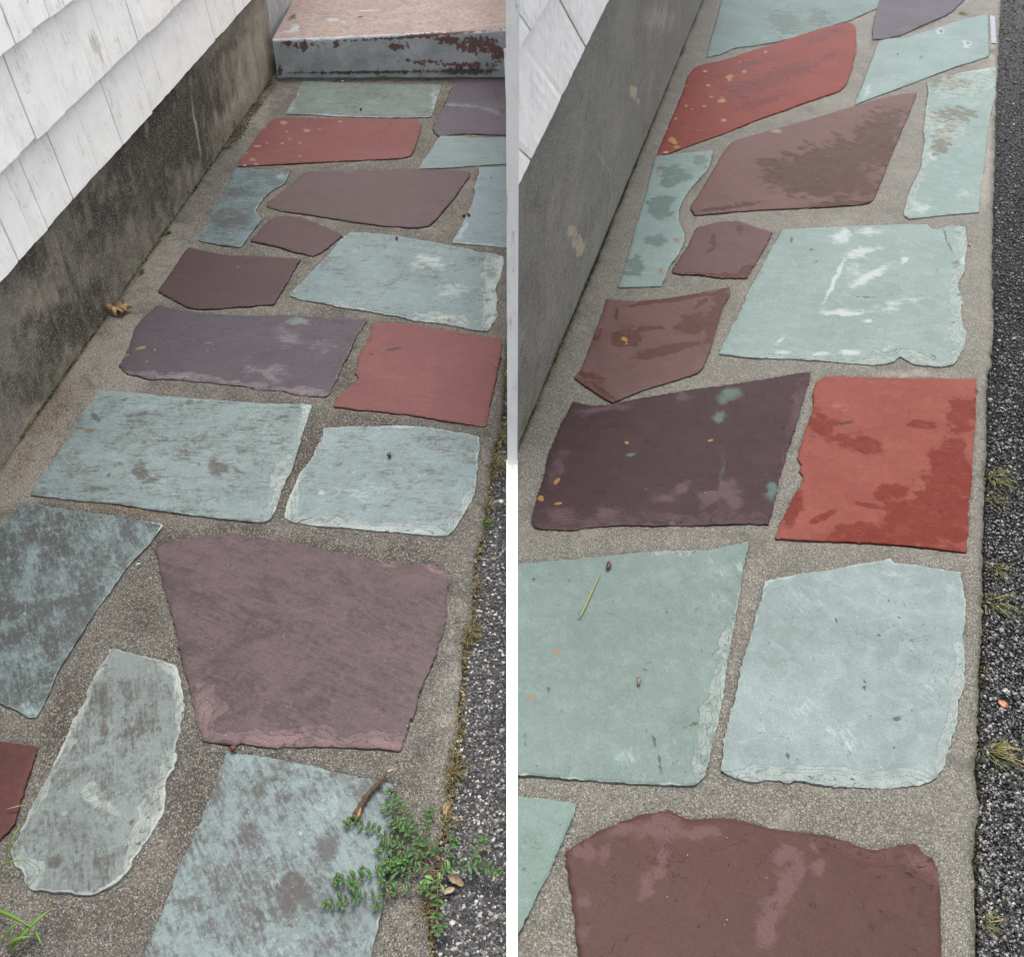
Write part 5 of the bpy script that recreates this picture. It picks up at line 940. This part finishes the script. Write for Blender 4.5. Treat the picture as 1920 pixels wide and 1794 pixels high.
# grass and moss tufts
GG = [(86, 118, 52), (108, 138, 64), (70, 98, 44), (130, 152, 80)]; GD = [(168, 152, 106), (146, 124, 84), (186, 172, 128), (112, 92, 62)]; GY = [(150, 150, 70), (128, 132, 58), (174, 166, 92), (104, 112, 48)]
def tuft(r, x, y, n, L, spread, pal, label, z=-.01, wd=.0016, lean=(0, 0), group=None, cat='grass tuft', name='grass_tuft', elong=1., lift=.35):
    c = H3(r, x, y, z); m = MB(); wt = r in 'fi'; n = int(n*(.75 if wt else 1.5)); L *= 1.2; wd *= .6; lift *= .45 if wt else .7; spread *= 2.1 if wt else 1.25
    for i in range(n):
        an = random.random()*6.283; rr = random.random()*spread*.45; b0 = c+Vector((math.cos(an)*rr, math.sin(an)*rr*elong, 0))
        l = L*random.uniform(.45, 1.1); an2 = an+random.uniform(-.9, .9)
        kl = random.uniform(.1, 1.5) if wt else 1.; tip = b0+Vector((math.cos(an2)*l*random.uniform(.3, 1)+lean[0]*kl, math.sin(an2)*l*random.uniform(.3, 1)+lean[1]*kl, l*random.uniform(.1, .75)*lift*2))
        g = random.uniform(.8, 1.2); m.blade(b0, tip, wd*random.uniform(.6, 1.2), l*.18, lin(tuple(v*g for v in random.choice(pal))), 5, .0003)
    return tag(m.build(name, grass_m, origin=c), label, cat, group)
tuft('B', 960, 515, 60, .030, .035, GG, 'green grass tuft sprouting at the foot of the step', .0)
tuft('B', 1480, 520, 26, .016, .02, GG, 'small green tuft beside the rusty leaf under the step', .0)
tuft('B', 1740, 510, 40, .014, .06, GY, 'low mossy tuft at the foot of the step, far right of the left view', .0, elong=.3)
tuft('B', 1465, 905, 34, .017, .022, GG, 'green tuft in the joint under the mauve grey slab of the left view', .0)
tuft('B', 1770, 898, 26, .014, .03, GG, 'green tuft in the joint at the right edge, above the pale blue slab', .0)
tuft('B', 1365, 700, 30, .012, .03, GY, 'low moss in the joint left of the mauve grey slab', .0, elong=2)
tuft('A', 1535, 1000, 16, .030, .012, GG, 'thin arching weed at the foundation beside the dry red slab', .0)
tuft('D', 1385, 722, 50, .009, .028, GY, 'yellow green moss in the notch under the broad chipped slab', .0)
tuft('D', 1775, 1170, 110, .022, .05, GY+GD, 'mossy tuft at the right edge beside the rose red slab', -.012, elong=2)
tuft('D', 1740, 1490, 130, .024, .055, GY+GD, 'mossy tuft between the rose red slab and the driveway', -.012, elong=1.6)
tuft('F', 1700, 80, 130, .028, .05, GD+GY, 'straw coloured dry tuft right of the pale blue slab', -.012, elong=1.8)
tuft('F', 1635, 470, 110, .017, .035, GG, 'bright green tuft in the driveway joint of the left view', -.008)
tuft('F', 1660, 360, 50, .026, .03, GD, 'dry stalks just above the bright green tuft', -.008)
tuft('F', 1540, 1215, 110, .028, .04, GD+GY, 'straggly dry tuft in the driveway joint beside the largest plum slab', -.012)
tuft('F', 1590, 900, 60, .016, .03, GD, 'reddish dry crumbs of tuft in the joint right of the largest plum slab', -.012, elong=2)
tuft('F', 1500, 1310, 50, .010, .025, [(60, 54, 36), (82, 76, 46)], 'dark clump of moss below the straggly dry tuft', -.01)
tuft('I', 1465, 290, 40, .020, .03, GD+GY, 'thin dry tuft in the joint right of the plum slab lower rim', -.012, elong=2)
tuft('I', 1430, 560, 90, .030, .035, GY+GD, 'yellow green stalky tuft in the joint above the creeping weed', -.012, elong=2)
tuft('I', 1360, 900, 70, .018, .05, GY+GD, 'yellow green tuft in the joint beside the top of the creeping weed', -.006)
tuft('I', 1245, 1500, 50, .020, .03, GD, 'dry stalks hanging from the lower end of the creeping weed', -.004, elong=2)
tuft('b', 955, 222, 46, .012, .026, GY, 'moss tuft at the lower corner of the wet lilac grey slab', .0)
tuft('b', 1380, 95, 70, .014, .045, GY, 'moss tuft at the top right, right of the wet lilac grey slab', .0)
tuft('f', 1585, 160, 90, .035, .03, GY, 'uppermost yellow green tuft hanging over the wet asphalt edge', -.008, lean=(.012, -.02), elong=1.6)
tuft('f', 1585, 310, 60, .020, .028, GY, 'second dull green tuft down the wet asphalt edge', -.012, lean=(.004, -.008))
tuft('f', 1610, 780, 40, .030, .02, GY, 'slim yellow green tuft on the wet asphalt edge beside the top of the silvery slab', -.01, lean=(.018, -.022))
tuft('f', 1575, 1000, 56, .038, .024, GY, 'leaning yellow green tuft beside the upper right side of the silvery slab', -.01, lean=(.024, -.026))
tuft('f', 1525, 1460, 24, .012, .018, GY, 'tiny tuft beside the lower right side of the silvery slab', -.01)
tuft('i', 1560, 400, 60, .040, .022, GY+[(190, 160, 70)], 'golden green tuft fanning over the wet asphalt beside the silvery slab corner', -.01, lean=(.034, -.014))
tuft('i', 1540, 1565, 30, .024, .018, GY+[(190, 160, 70)], 'lowest golden tuft at the wet asphalt edge', -.01, lean=(.018, -.003))
tuft('c', 490, 480, 30, .012, .018, GG, 'small green sprig at the foot of the right foundation', .0)
tuft('c', 285, 975, 24, .009, .018, GG, 'tiny green sprig at the right foundation beside the blotched five sided slab', .0)
tuft('a', 905, 880, 24, .012, .016, GY, 'olive sprig at the right foundation beside the wet spotted red slab', .0)
def clover(r, x, y, n, label):
    c = H3(r, x, y, .0); m = MB()
    for i in range(n):
        an = random.random()*6.28; rr = random.random()*.012; h = random.uniform(.003, .010); p = c+Vector((math.cos(an)*rr, math.sin(an)*rr, h))
        m.tube([c, p], .0005, 4, lin((110, 130, 70)))
        for k in range(3): a2 = an+k*2.1; oval(m, p, (math.cos(a2), math.sin(a2), 0), .0065, .006, .1, lin((70, 112, 60)))
    return tag(m.build('clover', weed_m, origin=c), label, 'clover')
clover('A', 1138, 1572, 8, 'clover sprig in the joint under the black stained part of the left foundation'); clover('C', 945, 402, 5, 'clover sprig at the left foundation above the dry tan leaf')
gc = empty('grass_clump', H3('H', 40, 1740, 0), 'broad bright grass blades reaching in at the bottom left corner', 'grass')
for a, b, wd in (((60, 1760), (375, 1460), .0075), ((-60, 1460), (245, 1620), .006), ((240, 1610), (292, 1730), .004), ((40, 1720), (225, 1665), .006), ((-40, 1200), (205, 1150), .0035), ((40, 1130), (165, 890), .0035), ((10, 1700), (150, 1560), .005)):
    m = MB(); m.blade(H3('H', *a, .012), H3('H', *b, .03), wd, .012, lin((118, 158, 66)), 9, .0004); m.build('blade', grass_m, gc)
m = MB(); m.blade(H3('H', 40, 800, .012), H3('H', 205, 766, .016), .002, .002, lin((190, 160, 120)), 6); m.build('dry_blade', grass_m, gc)
m = MB(); m.blade(H3('e', 455, 1110, .009), H3('e', 605, 785, .011), .0034, .002, lin((176, 180, 110)), 8, .0003)
tag(m.build('straw', grass_m, origin=H3('e', 455, 1110)), 'single straw yellow grass blade on the large wet grey green slab', 'straw')
m = MB(); m.tube([H3('F', 390, 462, .009), H3('F', 440, 445, .012), H3('F', 480, 432, .010)], .0009, 6, lin((110, 80, 60))); tag(m.build('stalk', dry_m, origin=H3('F', 390, 462)), 'short dry stalk on the lower left rim of a pale blue slab', 'stalk')

# moss along the joints, fibres and crumbs: nobody could count them
def crumbs(name, edge, n, wpx, pal, rr, label, z=.0, mat=None, cat='moss', clump=2.):
    m = MB()
    for _ in range(n):
        k = random.random()*(len(edge)-1); i = int(k); a, b = edge[i], edge[i+1]; t = k-i
        x, y = a[0]+(b[0]-a[0])*t, a[1]+(b[1]-a[1])*t
        if mn.noise(Vector((x*.03, y*.03, 5)))*clump < random.uniform(-1, .6): continue
        x += random.gauss(0, wpx); y += random.gauss(0, wpx*.5); g = random.uniform(.75, 1.2)
        p = G(x, y, z); r = random.uniform(*rr); m.rock((p.x, p.y, z+r*.3), r, lin(tuple(v*g for v in random.choice(pal))), .7)
    return tag(m.build(name, mat or dry_m, smooth=False), label, cat, None, 'stuff')
MO = [(92, 94, 48), (70, 66, 40), (116, 116, 66), (58, 50, 38)]; DI = [(74, 62, 48), (50, 42, 34), (104, 92, 72), (132, 120, 98)]
crumbs('moss', [(35, 824), (150, 660), (270, 487), (390, 316), (508, 148)], 1500, 2.2, MO, (.001, .003), 'thin line of moss and dirt along the foot of the left foundation', .001)
crumbs('dirt', [(430, 275), (470, 215), (508, 155)], 900, 6, DI, (.001, .0032), 'dark crumbs of dirt in the corner between the left foundation and the step', .001, cat='dirt')
crumbs('dirt', [(520, 150), (640, 152), (780, 150), (870, 148), (950, 148)], 500, 3, DI+MO, (.001, .003), 'dark dirt line along the foot of the step', .001, cat='dirt')
crumbs('dirt', [(852, 150), (838, 190), (828, 215), (812, 245), (822, 255), (880, 252), (948, 250)], 420, 2, DI+MO, (.001, .0024), 'dirt in the joint around the mauve grey slab', .001, cat='dirt')
crumbs('moss', [(972, 833), (1043, 667), (1116, 496), (1166, 362), (1227, 206), (1269, 106)], 1100, 1.8, MO, (.0008, .0024), 'thin mossy line along the foot of the right foundation', .001)
crumbs('dirt', [(948, 660)]+edge_left[2:-1], 2600, 5, DI+GD+MO, (.0012, .0042), 'brown crumbs and moss in the joint between the left path and the driveway', -.012, cat='dirt')
crumbs('dirt', edge_right[1:-1], 1600, 4, [(44, 40, 32), (66, 60, 42), (36, 34, 30), (88, 84, 56)], (.0012, .0036), 'dark crumbs and moss in the joint between the right path and the wet asphalt', -.014, cat='dirt')
crumbs('grit', [(30, 900), (300, 600), (600, 760), (300, 1000), (250, 1200), (450, 1500), (850, 1300), (830, 1450)], 260, 60, [(226, 220, 206), (180, 170, 150), (60, 52, 46)], (.0006, .0014), 'scattered pinhead grit on the dry path', .008, cat='grit', clump=.1)
m = MB()
for _ in range(420):
    y = random.choice([random.uniform(700, 1080), random.uniform(1120, 1240), random.uniform(1300, 1560), random.uniform(1600, 1720)]); x = ex(edge_left, y)+random.gauss(2, 5)
    p = G(x, y, random.uniform(-.012, .004)); an = random.random()*6.28; l = random.uniform(.008, .026)
    pts = [p+Vector((math.cos(an+j*.35*random.uniform(-1, 1))*l*j/3, math.sin(an)*l*j/3, .003*math.sin(j))) for j in range(4)]
    g = random.uniform(.7, 1.2); m.tube(pts, .00045, 4, lin(tuple(v*g for v in random.choice(GD))))
tag(m.build('dry_roots', dry_m), 'tangle of thin dry roots and stalks along the left driveway joint', 'roots', None, 'stuff')

def fibres(name, boxes, n, cols, label):
    m = MB()
    for _ in range(n):
        x0, x1, y0, y1 = random.choice(boxes); p = G(random.uniform(x0, x1), random.uniform(y0, y1), .0085); an = random.random()*6.28; l = random.uniform(.003, .013); k = random.uniform(-1.6, 1.6)
        pts = [p]
        for j in range(4): a = an+k*j*.4; pts.append(pts[-1]+Vector((math.cos(a), math.sin(a), .05*math.sin(j*2)))*l/4)
        g = random.uniform(.7, 1.3); m.tube(pts, random.uniform(.0002, .0005), 4, lin(tuple(v*g for v in random.choice(cols))))
    return tag(m.build(name, dry_m), label, 'debris', None, 'stuff')
fibres('debris', [(980, 1350, 1060, 1430), (1420, 1780, 1090, 1430), (1440, 1780, 440, 650), (1540, 1800, 730, 1000), (1100, 1730, 1560, 1780), (1040, 1460, 760, 960)], 90, [(50, 44, 38), (84, 66, 48), (120, 100, 70)], 'tiny dark fibres and needle bits scattered on the wet slabs')
fibres('debris', [(100, 540, 760, 940), (350, 800, 1060, 1360), (340, 680, 1450, 1780), (60, 320, 1260, 1640), (540, 880, 820, 980)], 80, [(50, 44, 38), (110, 84, 56), (176, 160, 130)], 'tiny dry fibres and husk bits scattered on the dry slabs')
crumbs('grit', [(1250, 250), (1700, 300), (1500, 500), (1700, 620), (1250, 800), (1500, 1040), (1400, 1300), (1700, 1500), (1300, 1700), (1800, 1700)], 240, 60, [(206, 196, 176), (70, 60, 50), (44, 40, 36)], (.0006, .0014), 'scattered pinhead grit on the wet path', .008, cat='grit', clump=.1)
